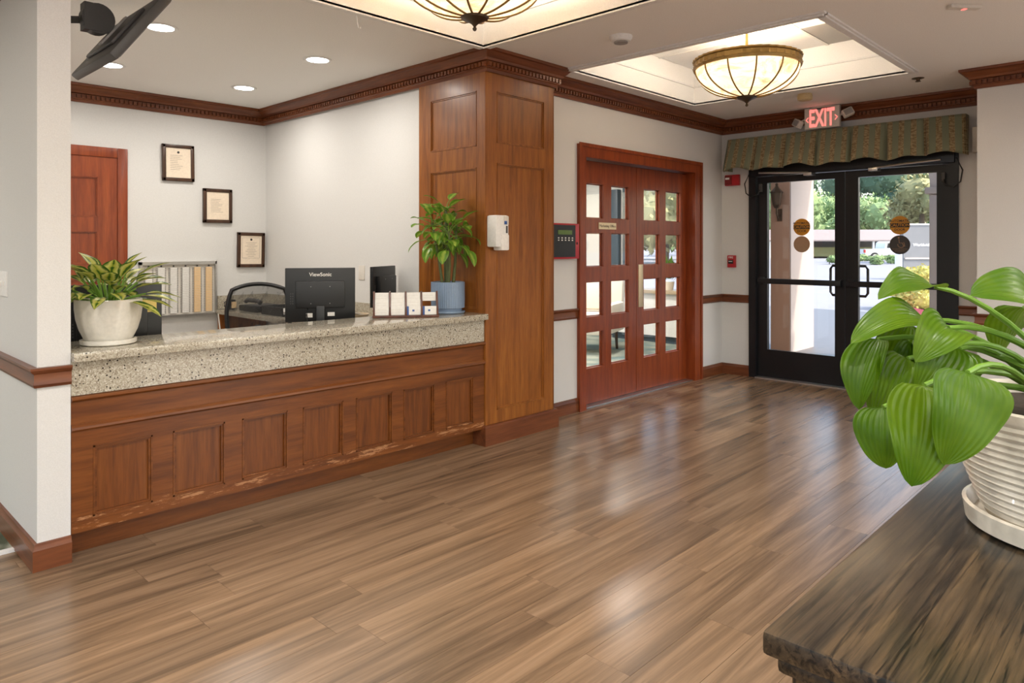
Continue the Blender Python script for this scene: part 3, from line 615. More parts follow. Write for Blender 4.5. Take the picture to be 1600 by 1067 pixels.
# ------------------------------------------------------------------ ceiling and wall fittings
def lone(name, label, cat, org): return thing(name, label, cat, org)
t_ = lone('smoke_detector', 'white round smoke detector on the ceiling by the pillar', 'detector', (3.78, 2.66, H))
B().lathe([(.075, 0), (.073, -.012), (.06, -.032), (.045, -.036), (.045, 0)], 32, (3.78, 2.66, H)).build('body', 'white', t_); B().lathe([(.036, -.036), (.044, -.038), (.044, -.044), (.0, -.046), (0, -.036)], 28, (3.78, 2.66, H)).build('sensor_ring', 'grille', t_)
t_ = lone('heat_detector', 'small beige drum on the ceiling above the exit sign', 'detector', (6.34, 2.49, H)); B().lathe([(.06, 0), (.06, -.012), (.064, -.016), (.062, -.05), (.05, -.056), (0, -.056)], 28, (6.34, 2.49, H)).build('body', 'beige', t_)
t_ = lone('sprinkler_head', 'dark recessed sprinkler head in the ceiling near the exit', 'sprinkler', (6.37, 1.60, H)); B().lathe([(.045, 0), (.045, -.003), (.02, -.004), (.012, -.02), (.02, -.024), (.02, -.028), (0, -.028)], 20, (6.37, 1.6, H)).build('body', 'bronze', t_)
t_ = lone('motion_sensor', 'thin pale ceiling sensor with a red light', 'sensor', (4.62, .93, H))
B().box(-.09, .09, -.025, .025, -.022, 0, mtx=Matrix.Translation((4.62, .93, H)) @ Matrix.Rotation(-.75, 4, 'Z'), bev=.006).build('body', 'offwhite', t_); B().box(-.01, .01, -.012, .012, -.026, -.021, mtx=Matrix.Translation((4.62, .93, H)) @ Matrix.Rotation(-.75, 4, 'Z')).build('indicator', 'redglow', t_)
t_ = lone('ceiling_hook', 'small white wire hook hanging from the tray moulding', 'hook', (2.33, 3.47, H-.02)); B().tube([(2.33, 3.485, H-.0), (2.33, 3.475, H-.05), (2.335, 3.47, H-.09), (2.345, 3.46, H-.10), (2.35, 3.47, H-.085)], .003, 6).build('wire', 'white', t_)
# exit sign
t_ = lone('exit_sign', 'red lit EXIT sign with two emergency lamp heads above the valance', 'sign', (7.0, 2.585, 2.52))
yc, xs = 2.585, 6.985
B().box(xs, xs+.05, yc-.165, yc+.165, 2.508, 2.712, bev=.008).build('housing', 'offwhite', t_)
B().box(xs+.0, xs+.12, yc-.09, yc+.09, 2.69, 2.716).build('bracket', 'offwhite', t_); B().box(xs+.05, 7.135, yc-.06, yc+.06, 2.56, 2.64).build('backplate', 'offwhite', t_)
text('letters', 'EXIT', .235, 'redglow', t_, (xs-.001, yc, 2.60), (0, -1, 0), (0, 0, 1), .001, bold=.006, sx=.5)
for s_ in (-1, 1): B().tube([(xs-.001, yc-s_*.125, 2.622), (xs-.001, yc-s_*.147, 2.598), (xs-.001, yc-s_*.125, 2.574)], .005, 6).build('chevron', 'redglow', t_)
for s_, dz in ((1, -.02), (-1, .03)):
    mt = Matrix.Translation((xs+.02, yc+s_*.235, 2.60+dz)) @ Matrix.Rotation(s_*.5, 4, 'X') @ Matrix.Rotation(-s_*.5, 4, 'Z')
    lh = B().box(-.03, .03, -.05, .05, -.038, .038, mtx=mt, bev=.014).build('lamp_head', 'offwhite', t_); B().box(-.034, -.029, -.038, .038, -.027, .027, mtx=mt, bev=.002).build('lens', 'grille', lh)
    B().tube([(xs+.03, yc+s_*.15, 2.62), (xs+.03, yc+s_*.20, 2.61+dz*.5)], .009, 6).build('arm', 'offwhite', t_)
# valance
t_ = lone('window_valance', 'green and gold striped pleated fabric valance over the exit doors', 'valance', (7.05, 2.48, 2.15))
Y0, Y1 = 3.57, 1.40; NP = 7
def vfn(u, v):
    y = Y0 + (Y1-Y0)*u; ph = (u*NP) % 1.0; k_ = min(ph, 1-ph)
    fold = math.exp(-(k_/.045)**2); depth = .03*v + .012*math.sin(u*NP*2*PI*1.5)*v
    x = 7.02 - .055*v - depth + fold*(.05*v+.012) ; zt, zb = 2.50, 2.165 + .012*math.sin(u*23) - .02*math.cos(ph*2*PI)*.6
    flare = (u-.5)*.045*v
    return Vector((x, y-flare*1.2, zt + (zb-zt)*v))
bb = B().grid(210, 14, vfn, lambda a, b_: (a*2.5, b_*.36))
o = bb.build('cloth', 'valance', t_, smooth=True, ang=80, thick=.004)
for s_, yy in ((1, Y0), (-1, Y1)):
    B().grid(6, 8, lambda u, v, s_=s_, yy=yy: Vector((7.135 - u*(.115 + .06*v), yy + s_*.027*v*u, 2.50 - .335*v)), lambda a, b_: (a*.16+.05, b_*.36)).build('side_return', 'valance', t_, thick=.004)
B().box(7.03, 7.135, Y1+.01, Y0-.01, 2.485, 2.50).build('mounting_board', 'deskpale', t_)
t_ = lone('door_operator_box', 'beige wall box beside the end of the valance', 'box', (7.1, 1.33, 2.16)); box('body', 'offwhite', 7.06, 7.138, 1.225, 1.362, 2.17, 2.385, t_, bev=.006); box('button', 'bronze', 7.055, 7.06, 1.235, 1.265, 2.20, 2.225, t_)
t_ = lone('fire_strobe', 'dark red wall strobe left of the valance', 'alarm', (7.12, 3.57, 2.0)); box('body', 'red', 7.10, 7.138, 3.485, 3.645, 2.02, 2.135, t_, bev=.004); box('strobe_lens', 'dred', 7.085, 7.10, 3.565, 3.64, 2.03, 2.125, t_, bev=.004); box('flash_tube', 'white', 7.082, 7.086, 3.585, 3.63, 2.085, 2.105, t_)
t_ = lone('fire_pull_station', 'small red fire pull station on the wall left of the exit doors', 'alarm', (7.12, 3.573, 1.15)); box('body', 'red', 7.095, 7.138, 3.53, 3.615, 1.145, 1.275, t_, bev=.005); box('handle', 'sblack', 7.085, 7.095, 3.545, 3.60, 1.185, 1.225, t_, bev=.003); text('lettering', 'FIRE', .030, 'card', t_, (7.0935, 3.573, 1.252), (0, -1, 0), (0, 0, 1), .0005); box('bar', 'card', 7.0835, 7.0855, 3.552, 3.593, 1.207, 1.213, t_)
t_ = lone('fire_alarm_panel', 'red fire alarm panel with black keypad face beside the pillar', 'alarm panel', (4.38, 3.67, 1.27)); box('cabinet', 'red', 4.19, 4.58, 3.635, 3.698, 1.27, 1.555, t_, bev=.004)
box('keypad_face', 'blackp', 4.205, 4.522, 3.628, 3.636, 1.285, 1.542, t_); box('display', 'lcd', 4.30, 4.475, 3.625, 3.629, 1.465, 1.50, t_)
for i in range(5):
    for j in range(2): box('key', 'card', 4.30+i*.043, 4.314+i*.043, 3.624, 3.629, 1.415+j*.018, 1.425+j*.018, t_)
box('lock', 'sblack', 4.545, 4.556, 3.631, 3.636, 1.385, 1.405, t_)
t_ = lone('sanitizer_dispenser', 'clear white hand sanitizer dispenser on the pillar front', 'dispenser', (3.46, 3.46, 1.34))
bb = B().box(3.408, 3.535, 3.425, 3.517, 1.365, 1.585, bev=.014); bb.build('housing', 'white', t_); B().box(3.455, 3.53, 3.415, 3.50, 1.342, 1.455, bev=.012).build('drip_cover', 'card', t_); box('label_patch', 'offwhite', 3.485, 3.53, 3.4225, 3.4255, 1.52, 1.578, t_); box('logo_patch', 'blue', 3.487, 3.513, 3.4215, 3.4228, 1.522, 1.545, t_); box('window_slot', 'dgrey', 3.505, 3.52, 3.4225, 3.4255, 1.462, 1.512, t_)
t_ = lone('wall_outlet', 'white double switch plate on the side hall wall', 'switch', (.77, 4.14, 1.19)); box('plate', 'white', .768, .7755, 4.07, 4.21, 1.13, 1.25, t_, bev=.002)
for dy in (-.03, .03): box('toggle', 'card', .762, .769, 4.135+dy, 4.145+dy, 1.178, 1.202, t_)
t_ = lone('blank_wall_plate', 'blank grey plate low on the office side wall', 'wall plate', (3.42, 5.05, 1.1)); box('plate', 'offwhite', 3.424, 3.431, 5.0, 5.085, 1.09, 1.21, t_, bev=.002)
# certificates
for i, (x0, x1, z0, z1, lb, tw) in enumerate(((2.429, 2.713, 1.966, 2.299, 'framed certificate with dark seal, highest of three', -.012), (2.796, 3.073, 1.593, 1.917, 'framed typed certificate in the middle of three', 0), (3.125, 3.405, 1.165, 1.507, 'framed certificate with inner border, lowest of three', .014))):
    xc, zc = (x0+x1)/2, (z0+z1)/2; t_ = thing('framed_certificate', lb, 'picture', (xc, 6.71, z0), 'framed certificates on the office wall')
    hw, hh = (x1-x0)/2, (z1-z0)/2; mt = Matrix.Translation((xc, 6.70, zc)) @ Matrix.Rotation(tw, 4, 'Y'); bb = B()
    for a in ((-hw, hw, hh-.032, hh), (-hw, hw, -hh, -hh+.032), (-hw, -hw+.032, -hh, hh), (hw-.032, hw, -hh, hh)): bb.box(a[0], a[1], -.012, .018, a[2], a[3], mtx=mt, bev=.006)
    bb.build('frame', 'frame_wood', t_); B().box(-hw+.03, hw-.03, -.002, .008, -hh+.03, hh-.03, mtx=mt).build('document', 'paper', t_); bb = B()
    for k_ in range(9):
        zz = hh-.10-k_*(2*hh-.19)/9; ww = (hw-.075)*random.uniform(.45, 1)
        x_ = 0 if i == 2 else -(hw-.07-ww); bb.box(x_-ww, x_+ww, -.0032, -.0022, zz-.0012, zz+.0012, mtx=mt)
    if i == 2:
        for a in ((-hw+.05, hw-.05, hh-.052, hh-.05), (-hw+.05, hw-.05, -hh+.09, -hh+.092), (-hw+.05, -hw+.052, -hh+.09, hh-.05), (hw-.052, hw-.05, -hh+.09, hh-.05)): bb.box(a[0], a[1], -.0032, -.0022, a[2], a[3], mtx=mt)
    bb.build('printed_lines', 'ink', t_)
    if i != 1: B().lathe([(0, 0), (.011, 0), (.011, .002), (0, .002)], 14, mtx=mt @ Matrix.Translation((0, -.002, hh-.07)) @ Matrix.Rotation(PI/2, 4, 'X')).build('seal', 'sblack', t_)
# time card rack
t_ = lone('card_rack', 'grey metal time card rack with rows of cards on the office wall', 'rack', (2.57, 6.70, .73)); box('backplate', 'offwhite', 2.24, 2.90, 6.69, 6.718, .735, 1.225, t_)
bb = B().box(2.235, 2.91, 6.66, 6.72, 1.205, 1.232).box(2.235, 2.91, 6.66, 6.72, .728, .75).box(2.235, 2.25, 6.66, 6.72, .728, 1.232).box(2.895, 2.91, 6.66, 6.72, .728, 1.232); bb.build('frame', 'steel', t_, smooth=False)
for k_ in range(6):
    x0 = 2.255 + k_*.1065; cb = B(); sb = B()
    for j in range(26):
        z = .765 + j*.0160; y_ = 6.688 - .006
        if not (k_ == 0 and j > 20): cb.box(x0+.024, x0+.082, y_-.008, y_+.003, z, z+.0125)
        sb.box(x0+.011, x0+.020, y_-.002, y_+.006, z+.003, z+.010); sb.box(x0+.086, x0+.095, y_-.002, y_+.006, z+.003, z+.010)
    c_ = cb.build('card_column', 'card' if k_ < 4 else 'cardo', t_, smooth=False, kind='stuff'); sb.build('slot_edges', 'grille', c_, smooth=False, kind='stuff')
    B().lathe([(0, 0), (.008, 0), (.008, .006), (0, .006)], 12, mtx=Matrix.Translation((x0+.053, 6.684, 1.192)) @ Matrix.Rotation(PI/2, 4, 'X')).build('knob', 'dgrey', t_)
# wall television on an arm
tv = lone('wall_television', 'dark tilted flat television on a wall arm below the ceiling', 'television', (1.21, 3.95, 2.42))
mt = Matrix.Translation((1.225, 3.93, 2.43)) @ Matrix.Rotation(math.radians(36), 4, 'Y')
B().box(-.022, .022, -.31, .31, -.22, .22, mtx=mt, bev=.012).build('casing', 'dgrey', tv); B().box(.0222, .0245, -.29, .29, -.19, .20, mtx=mt).build('screen', 'window_dark', tv)
B().box(-.04, -.02, -.2, .2, -.13, .12, mtx=mt, bev=.012).build('back_cover', 'dgrey', tv); B().box(-.05, -.038, -.02, .02, -.1, .1, mtx=mt, bev=.003).build('mount_plate', 'grille', tv)
bb = B().tube([(.905, 4.02, 2.47), (1.09, 3.98, 2.50)], .018, 4).box(.90, .915, 3.95, 4.09, 2.40, 2.54); bb.build('wall_arm', 'dgrey', tv)
bb = B().lathe([(0, -.03), (.075, -.03), (.075, .03), (0, .03)], 24, mtx=Matrix.Translation((1.125, 3.96, 2.505)) @ Matrix.Rotation(PI/2, 4, 'X')).box(1.06, 1.13, 3.925, 3.995, 2.44, 2.575); bb.tube([(1.13, 3.96, 2.48), (1.20, 3.95, 2.44)], .014, 8); bb.build('tilt_bracket', 'dgrey', tv)

# ------------------------------------------------------------------ things behind and on the reception desk
t_ = lone('work_surface', 'low laminate work surface behind the reception desk', 'desk', (2.1, 4.2, 0)); box('top', 'terrazzo', .91, 2.88, 3.935, 4.5, .70, .735, t_)
for x in (.93, 1.9, 2.84): box('support', 'deskpale', x, x+.03, 3.96, 4.45, 0, .70, t_)
t_ = lone('side_desk', 'L shaped office desk with speckled top along the side wall', 'desk', (3.15, 5.4, 0)); box('top', 'terrazzo', 2.90, 3.428, 4.26, 6.715, .735, .775, t_, bev=.003); 
bs = lone('desk_backsplash', 'low speckled backsplash strip on the walls above the side desk', 'backsplash', (3.4, 6.69, .776)); box('side_strip', 'terrazzo', 3.405, 3.429, 4.75, 6.69, .776, .90, bs); box('back_strip', 'terrazzo', 2.93, 3.405, 6.692, 6.719, .776, .90, bs)
box('end_panel', 'cherry_z', 2.93, 3.40, 6.66, 6.69, 0, .735, t_); box('end_panel', 'cherry_z', 2.93, 3.40, 4.28, 4.31, 0, .735, t_); box('support', 'deskpale', 2.98, 3.02, 5.4, 5.44, 0, .735, t_)
t_ = lone('desk_telephone', 'black desk telephone set on the office desk behind the chair', 'telephone', (3.15, 6.2, .775)); bb = B().box(3.0, 3.28, 6.05, 6.40, .776, .83, bev=.012); bb.build('base', 'blackp', t_); B().tube([(3.05, 6.08, .86), (3.05, 6.12, .875), (3.05, 6.32, .875), (3.05, 6.36, .86)], .02, 8).build('handset', 'dgrey', t_)
t_ = lone('paper_tray', 'black tray with papers on the office desk', 'tray', (3.15, 5.75, .775)); bb = B().box(2.98, 3.30, 5.55, 5.92, .776, .79).box(2.98, 2.99, 5.55, 5.92, .79, .85).box(3.29, 3.30, 5.55, 5.92, .79, .85).box(2.98, 3.30, 5.91, 5.92, .79, .85); bb.build('tray', 'blackp', t_); box('papers', 'card', 3.0, 3.28, 5.57, 5.90, .791, .815, t_)
t_ = lone('desk_mug', 'dark mug with paper tag at the end of the office desk', 'mug', (3.0, 6.56, .775)); B().lathe([(0, 0), (.038, 0), (.04, .09), (.034, .09), (.032, .01), (0, .01)], 20, (3.0, 6.56, .776)).build('cup', 'blackp', t_); B().tube([(2.962, 6.56, .80), (2.935, 6.56, .81), (2.935, 6.56, .845), (2.962, 6.56, .855)], .006, 6).build('handle', 'blackp', t_); box('tag', 'cardo', 2.985, 3.03, 6.515, 6.52, .79, .85, t_)
t_ = lone('basket', 'small woven tan basket with papers on the office desk', 'basket', (3.1, 4.75, .775)); B().lathe([(0, 0), (.11, 0), (.13, .07), (.12, .07), (.1, .01), (0, .01)], 24, (3.12, 4.72, .776)).build('weave', 'deskpale', t_); B().box(-.1, .1, -.07, .07, 0, .012, mtx=Matrix.Translation((3.12, 4.72, .85)) @ Matrix.Rotation(.3, 4, 'Y')).build('papers', 'card', t_)
t_ = lone('loose_cable', 'thin white cord hanging from the office desk edge', 'cable', (2.93, 6.5, .4)); B().tube([(2.895, 6.60, .74), (2.89, 6.55, .6), (2.885, 6.45, .42), (2.88, 6.35, .2), (2.88, 6.3, .01)], .005, 6).build('cord', 'cordage', t_)
# monitors (built facing +x in their own space, stand at the origin)
def monitor(name, label, loc, rz, W_, H_, zc, logo=None, note=None, thick=.035):
    t_ = thing(name, label, 'monitor', (0, 0, 0)); t_.location = loc; t_.rotation_euler = (0, 0, rz)
    B().box(-.012, .012, -W_/2, W_/2, zc-H_/2, zc+H_/2, bev=.004).build('screen_shell', 'blackp', t_); B().box(.0122, .0135, -W_/2+.015, W_/2-.015, zc-H_/2+.02, zc+H_/2-.015).build('screen', 'window_dark', t_)
    B().box(-.012-thick, -.011, -W_*.35, W_*.35, zc-H_*.24, zc+H_*.26, bev=.006).build('back_housing', 'blackp', t_)
    bb = B().box(-.05, -.02, -.026, .026, .012, zc-H_*.2, bev=.006); bb.build('stand', 'blackp', t_); B().lathe([(0, 0), (.11, 0), (.11, .008), (.03, .016), (0, .016)], 32, (-.02, 0, 0)).build('foot', 'blackp', t_)
    bb = B()
    for a in (-.06, .06):
        for zz in (-.055, .055): bb.box(-.0135-thick, -.012-thick, a-.002, a+.002, zc+zz-.002, zc+zz+.002)
    bb.build('screws', 'steel', t_)
    bb = B()
    for i in range(5):
        for j in range(2): bb.box(-.0135, -.0119, W_*.385+j*.013, W_*.385+.006+j*.013, zc-.06+i*.016, zc-.052+i*.016)
    bb.build('vents', 'dgrey', t_); 
    for a in ((-.09, -.045, .40, .33), (.05, .09, .42, .34)): B().box(-.0135, -.0119, a[0], a[1], zc-H_*a[2], zc-H_*a[3]).build('rating_label', 'card', t_)
    B().tube([(-.03, .08, zc-H_*.24), (-.045, .085, zc-H_*.36), (-.04, .08, zc-H_*.5), (-.05, .06, .02)], .004, 6).build('cable', 'rubber', t_)
    if logo: text('lettering', logo, .034, 'card', t_, (-.0128, 0, zc+H_*.375), (0, -1, 0), (0, 0, 1), .0006, bold=.0006)
    if note: B().box(-.0142, -.0122, *note).build('sticky_note', 'yellow', t_)
    return t_
monitor('computer_monitor', 'black computer monitor seen from behind beside the office chair', (2.50, 4.15, .735), math.radians(58), .445, .352, .318, 'ViewSonic')
monitor('computer_monitor', 'black computer monitor angled on the side desk near the card holder', (3.21, 4.44, .7755), math.radians(119), .40, .30, .295)
monitor('computer_monitor', 'black computer monitor behind the variegated plant with a yellow note', (1.24, 4.10, .735), math.radians(72), .46, .42, .225, None, (-.205, -.135, .285, .35))
# office chair
t_ = thing('office_chair', 'black mesh back office chair behind the reception desk', 'chair', (0, 0, 0)); t_.location = (2.55, 5.05, 0); t_.rotation_euler = (0, 0, math.radians(-110))
def cb_(u, v): 
    s_, q_ = 2*u-1, 2*v-1; k = .62
    return Vector((-.24 - .05*v - .05*math.cos((u-.5)*PI) + .05, .235*s_*math.sqrt(1-k*q_*q_/2), .83 + .245*q_*math.sqrt(1-k*s_*s_/2)))
B().grid(12, 10, cb_).build('backrest_mesh', 'mesh', t_, thick=.003)
e = [cb_(0, i/10) for i in range(11)] + [cb_(i/12, 1) for i in range(1, 13)] + [cb_(1, 1-i/10) for i in range(1, 11)] + [cb_(1-i/12, 0) for i in range(1, 13)]
B().tube(e, .016, 8).build('backrest_frame', 'blackp', t_); B().box(-.24, .24, -.24, .24, .44, .52, bev=.03).build('seat', 'seatcloth', t_); B().tube([(-.1, 0, .45), (-.26, 0, .48), (-.30, 0, .62), (-.29, 0, .75)], .022, 8).build('back_support', 'blackp', t_)
for s_ in (-1, 1): B().tube([(0, s_*.22, .46), (0, s_*.29, .48), (0, s_*.29, .66)], .014, 8).box(-.12, .12, s_*.29-.03, s_*.29+.03, .66, .685, bev=.008).build('armrest', 'blackp', t_)
B().tube([(0, 0, .08), (0, 0, .44)], .025, 12).build('gas_lift', 'blackp', t_)
for i in range(5):
    a = 2*PI*i/5; q = (.29*math.cos(a), .29*math.sin(a)); lg = B().tube([(0, 0, .10), (q[0], q[1], .065)], .02, 8, .013).build('base_arm', 'blackp', t_); B().lathe([(0, -.018), (.028, -.018), (.028, .018), (0, .018)], 14, mtx=Matrix.Translation((q[0], q[1], .029)) @ Matrix.Rotation(PI/2, 4, 'X')).build('caster', 'blackp', lg)
# business card holder
t_ = thing('card_holder', 'dark wooden tiered holder full of business cards on the worktop', 'card holder', (0, 0, 0)); t_.location = (2.87, 3.72, .9085); t_.rotation_euler = (0, 0, math.radians(-36))
box('base', 'holder', -.215, .215, -.05, .07, 0, .014, t_, bev=.003)
for i in range(5):
    x = -.205 + i*.1025; bb = B().prism([(-.045, .014), (.065, .014), (.065, .165), (.045, .165), (.025, .11), (.012, .112), (-.005, .065), (-.018, .066), (-.035, .03)], x-.006, x+.006, lambda a, b_, d: Vector((d, a, b_))); bb.build('divider', 'holder', t_, smooth=False)
for i in range(4):
    for j in range(3):
        if i == 3 and j == 1: continue
        x = -.154 + i*.1025; y = -.028 + j*.033; z = .016 + j*.043
        mt = Matrix.Translation((x, y, z)) @ Matrix.Rotation(-.12, 4, 'X'); cs = B().box(-.044, .044, 0, .022, 0, .056, mtx=mt).build('card_stack', 'card', t_, smooth=False)
        if i > 1 and j == 0: B().box(-.010, .004, -.0015, 0, .022, .034, mtx=mt).build('logo', 'blue', cs); B().box(-.044, -.032, -.0012, 0, .0, .056, mtx=mt).build('blue_edge', 'blue', cs)
        else:
            bb = B()
            for q in range(2): bb.box(-.034, .030, -.001, 0, .018+q*.016, .0195+q*.016, mtx=mt)
            bb.build('printed_lines', 'offwhite', cs)

# ------------------------------------------------------------------ plants
def leaf(P0, P1, nrm, W_, arch, cup=.12, wave=0, shape=.75, nu=6, nv=12, pw=.85):
    P0, P1, nrm = Vector(P0), Vector(P1), Vector(nrm).normalized(); Ct = (P0+P1)/2 + nrm*arch; bb = B(); ph = random.random()*6
    def fn(u, v):
        p = P0*(1-v)**2 + Ct*2*v*(1-v) + P1*v*v; tg = ((Ct-P0)*(1-v) + (P1-Ct)*v).normalized(); sd = tg.cross(nrm).normalized(); nl = sd.cross(tg).normalized()
        wv = math.sin(PI*min(1, max(0, v))**shape)**pw if 0 < v < 1 else 0.0; wv = max(wv, .012 if v < .5 else .004); s_ = (u-.5)*2
        return p + sd*(s_*W_/2*wv) + nl*(cup*W_*(abs(s_)**1.6)*wv + wave*W_*math.sin(v*9+ph+s_*2)*abs(s_)*wv)
    return bb.grid(nu, nv, fn, lambda a, b_: (a, b_))
def pot_plant_leaf(t_, mat, *a, **k): return leaf(*a, **k).build('leaf', mat, t_, ang=80)
# variegated plant in a white fluted pot
c_ = Vector((1.105, 3.715, .9085)); t_ = thing('potted_plant', 'variegated yellow green plant in a white fluted pot on the worktop', 'plant', tuple(c_))
B().lathe([(0, 0), (.108, 0), (.118, .006), (.120, .024), (.112, .026), (.10, .014), (0, .014)], 40, c_).build('saucer', 'potw', t_)
B().lathe([(0, .015), (.092, .015), (.104, .03), (.122, .07), (.136, .12), (.142, .17), (.143, .212), (.136, .214), (.132, .19), (0, .19)], 72, c_, rip=lambda a, z: .010*math.sin(a*16+z*16)*(1 if .03 < z < .18 else 0)).build('pot', 'potw', t_)
B().lathe([(0, .1895), (.131, .1895), (.131, .193), (0, .195)], 24, c_).build('soil', 'soil', t_)
random.seed(11)
for i in range(46):
    a = i*2.4 + random.uniform(-.25, .25); k_ = i/46; el = math.radians(78 - 70*k_ + random.uniform(-8, 8)); ln = random.uniform(.14, .19); st = .05+.05*random.random()
    d = Vector((math.cos(a)*math.cos(el), math.sin(a)*math.cos(el), math.sin(el))); p0 = c_ + Vector((.03*math.cos(a), .03*math.sin(a), .19)); p1 = p0 + d*(st+.045+.02*(1-k_))
    dr = Vector((math.cos(a), math.sin(a), 0)); p2 = p1 + (d*.75 + dr*.35)*ln + Vector((0, 0, -.05*k_ - .03)); n_ = (Vector((0, 0, 1))*math.cos(el)*1 + -dr*math.sin(el)*.8 + Vector((0, 0, .25)))
    if p2.x < .93: p2.x = .93
    if p1.x < .93: p1.x = .93
    B().tube([p0, (p0+p1)/2 + Vector((0, 0, .008)), p1], .004, 6).build('leaf_stalk', 'petiole', t_); pot_plant_leaf(t_, 'varieg', p1, p2, n_, random.uniform(.066, .092), .022, cup=.13, wave=.04)
# cane plant in a blue ribbed pot
c_ = Vector((3.255, 3.745, .9085)); t_ = thing('potted_plant', 'cane plant with drooping slim green leaves in a blue ribbed pot', 'plant', tuple(c_))
B().lathe([(0, 0), (.112, 0), (.120, .008), (.118, .016), (.10, .012), (0, .012)], 40, c_).build('saucer', 'potb', t_)
B().lathe([(0, .013), (.095, .013), (.098, .034), (.114, .038), (.1165, .10), (.1175, .215), (.111, .217), (.107, .195), (0, .195)], 240, c_, rip=lambda a, z: .012*math.sin(a*48)*(1 if .037 < z < .2 else 0)).build('pot', 'potb', t_)
B().lathe([(0, .194), (.107, .194), (.107, .198), (0, .20)], 24, c_).build('soil', 'soil', t_)
random.seed(5)
tops = []
for (dx, dy, tx, ty, hz, r) in ((.0, .0, -.01, .01, .53, .017), (-.03, .02, -.10, .05, .44, .012), (.03, -.02, .035, -.05, .42, .012), (-.02, -.03, -.07, -.09, .38, .010), (.01, .035, .02, .09, .47, .010)):
    p0 = c_ + Vector((dx, dy, .185)); p1 = c_ + Vector((tx, ty, .185+hz)); B().tube([p0, p0*.6+p1*.4 + Vector((random.uniform(-.012, .012), 0, 0)), p1], r, 10, r*.7).build('cane', 'cane', t_); tops.append((p0, p1))
for ci, (p0, p1) in enumerate(tops):
    for i in range(15):
        a = i*2.4+ci*1.3; k_ = i/15; el = math.radians(72 - 92*k_ + random.uniform(-8, 8)); base_ = p0 + (p1-p0)*(1 - .38*k_); ln = random.uniform(.135, .185)
        dr = Vector((math.cos(a), math.sin(a), 0)); d = dr*math.cos(el) + Vector((0, 0, math.sin(el))); q0 = base_ + d*random.uniform(.05, .10) + dr*.02
        q1 = q0 + dr*ln*(.75-.35*k_) + Vector((0, 0, ln*(.35 - 1.15*k_)))
        for q in (q0, q1):
            q.x = min(q.x, 3.375 - random.random()*.03); q.z = max(q.z, c_.z+.23)
        B().tube([base_, (base_+q0)/2 + Vector((0, 0, .012)), q0], .003, 5).build('leaf_stalk', 'petiole', t_)
        pot_plant_leaf(t_, 'drac', q0, q1, dr*(.25+.9*k_) + Vector((0, 0, 1-.6*k_)), random.uniform(.060, .084), .030, cup=.10, wave=.03, nv=10, nu=6, shape=.72, pw=.8)
# cabinet
TZ = .92; t_ = thing('side_cabinet', 'dark distressed oak cabinet under the large broad leaved plant', 'cabinet', (1.5, .12, 0))
X0, X1, Y0_, Y1_ = .803, 2.25, -.16, .366
bb = B().box(X0, X1, Y0_, Y1_, TZ-.028, TZ, bev=.006); bb.build('top', 'oak_x', t_); B().box(X0+.012, X1-.012, Y0_+.012, Y1_-.012, TZ-.05, TZ-.028, bev=.008).build('top_moulding', 'oak_x', t_)
box('carcass', 'oak_z', X0+.045, X1-.04, Y0_+.04, Y1_-.04, .06, TZ-.05, t_)
face(t_, (X0+.045, Y1_-.03, 0), (0, -1, 0), (-1, 0, 0), Y1_-Y0_-.06, .05, TZ-.05, [(.06, .406, .12, TZ-.11)], .018, 'oak_z', 'oak_z', rec=.012)
face(t_, (X1-.03, Y1_-.04, 0), (-1, 0, 0), (0, 1, 0), X1-X0-.065, .05, TZ-.05, [(.05, .46, .12, TZ-.11), (.50, .90, .12, TZ-.11), (.94, 1.33, .12, TZ-.11)], .018, 'oak_z', 'oak_z', rec=.012)
for x in (X0+.05, X1-.11):
    for y in (Y0_+.05, Y1_-.11): box('foot', 'oak_z', x, x+.06, y, y+.06, 0, .06, t_)
# large broad leaved plant
c_ = Vector((1.42, .12, TZ+.0005)); t_ = thing('potted_plant', 'large broad leaved green plant in a cream ribbed pot on the oak cabinet', 'plant', tuple(c_))
B().lathe([(0, 0), (.150, 0), (.162, .006), (.166, .034), (.160, .036), (.150, .012), (0, .012)], 56, c_).build('saucer', 'potc', t_)
prof = [(0, .013), (.127, .013)]
for i in range(61):
    z = .016 + .174*i/60; r = .130 + .066*(i/60)**.8; prof.append((r + .0022*math.sin(i*PI*2/4), z))
prof += [(.198, .194), (.200, .206), (.191, .208), (.187, .18), (0, .18)]
B().lathe(prof, 72, c_).build('pot', 'potc', t_); B().lathe([(0, .1795), (.186, .1795), (.186, .184), (0, .186)], 32, c_).build('soil', 'soil', t_)
TOC = -FW; UP = Vector((0, 0, 1)); LFT = -RT
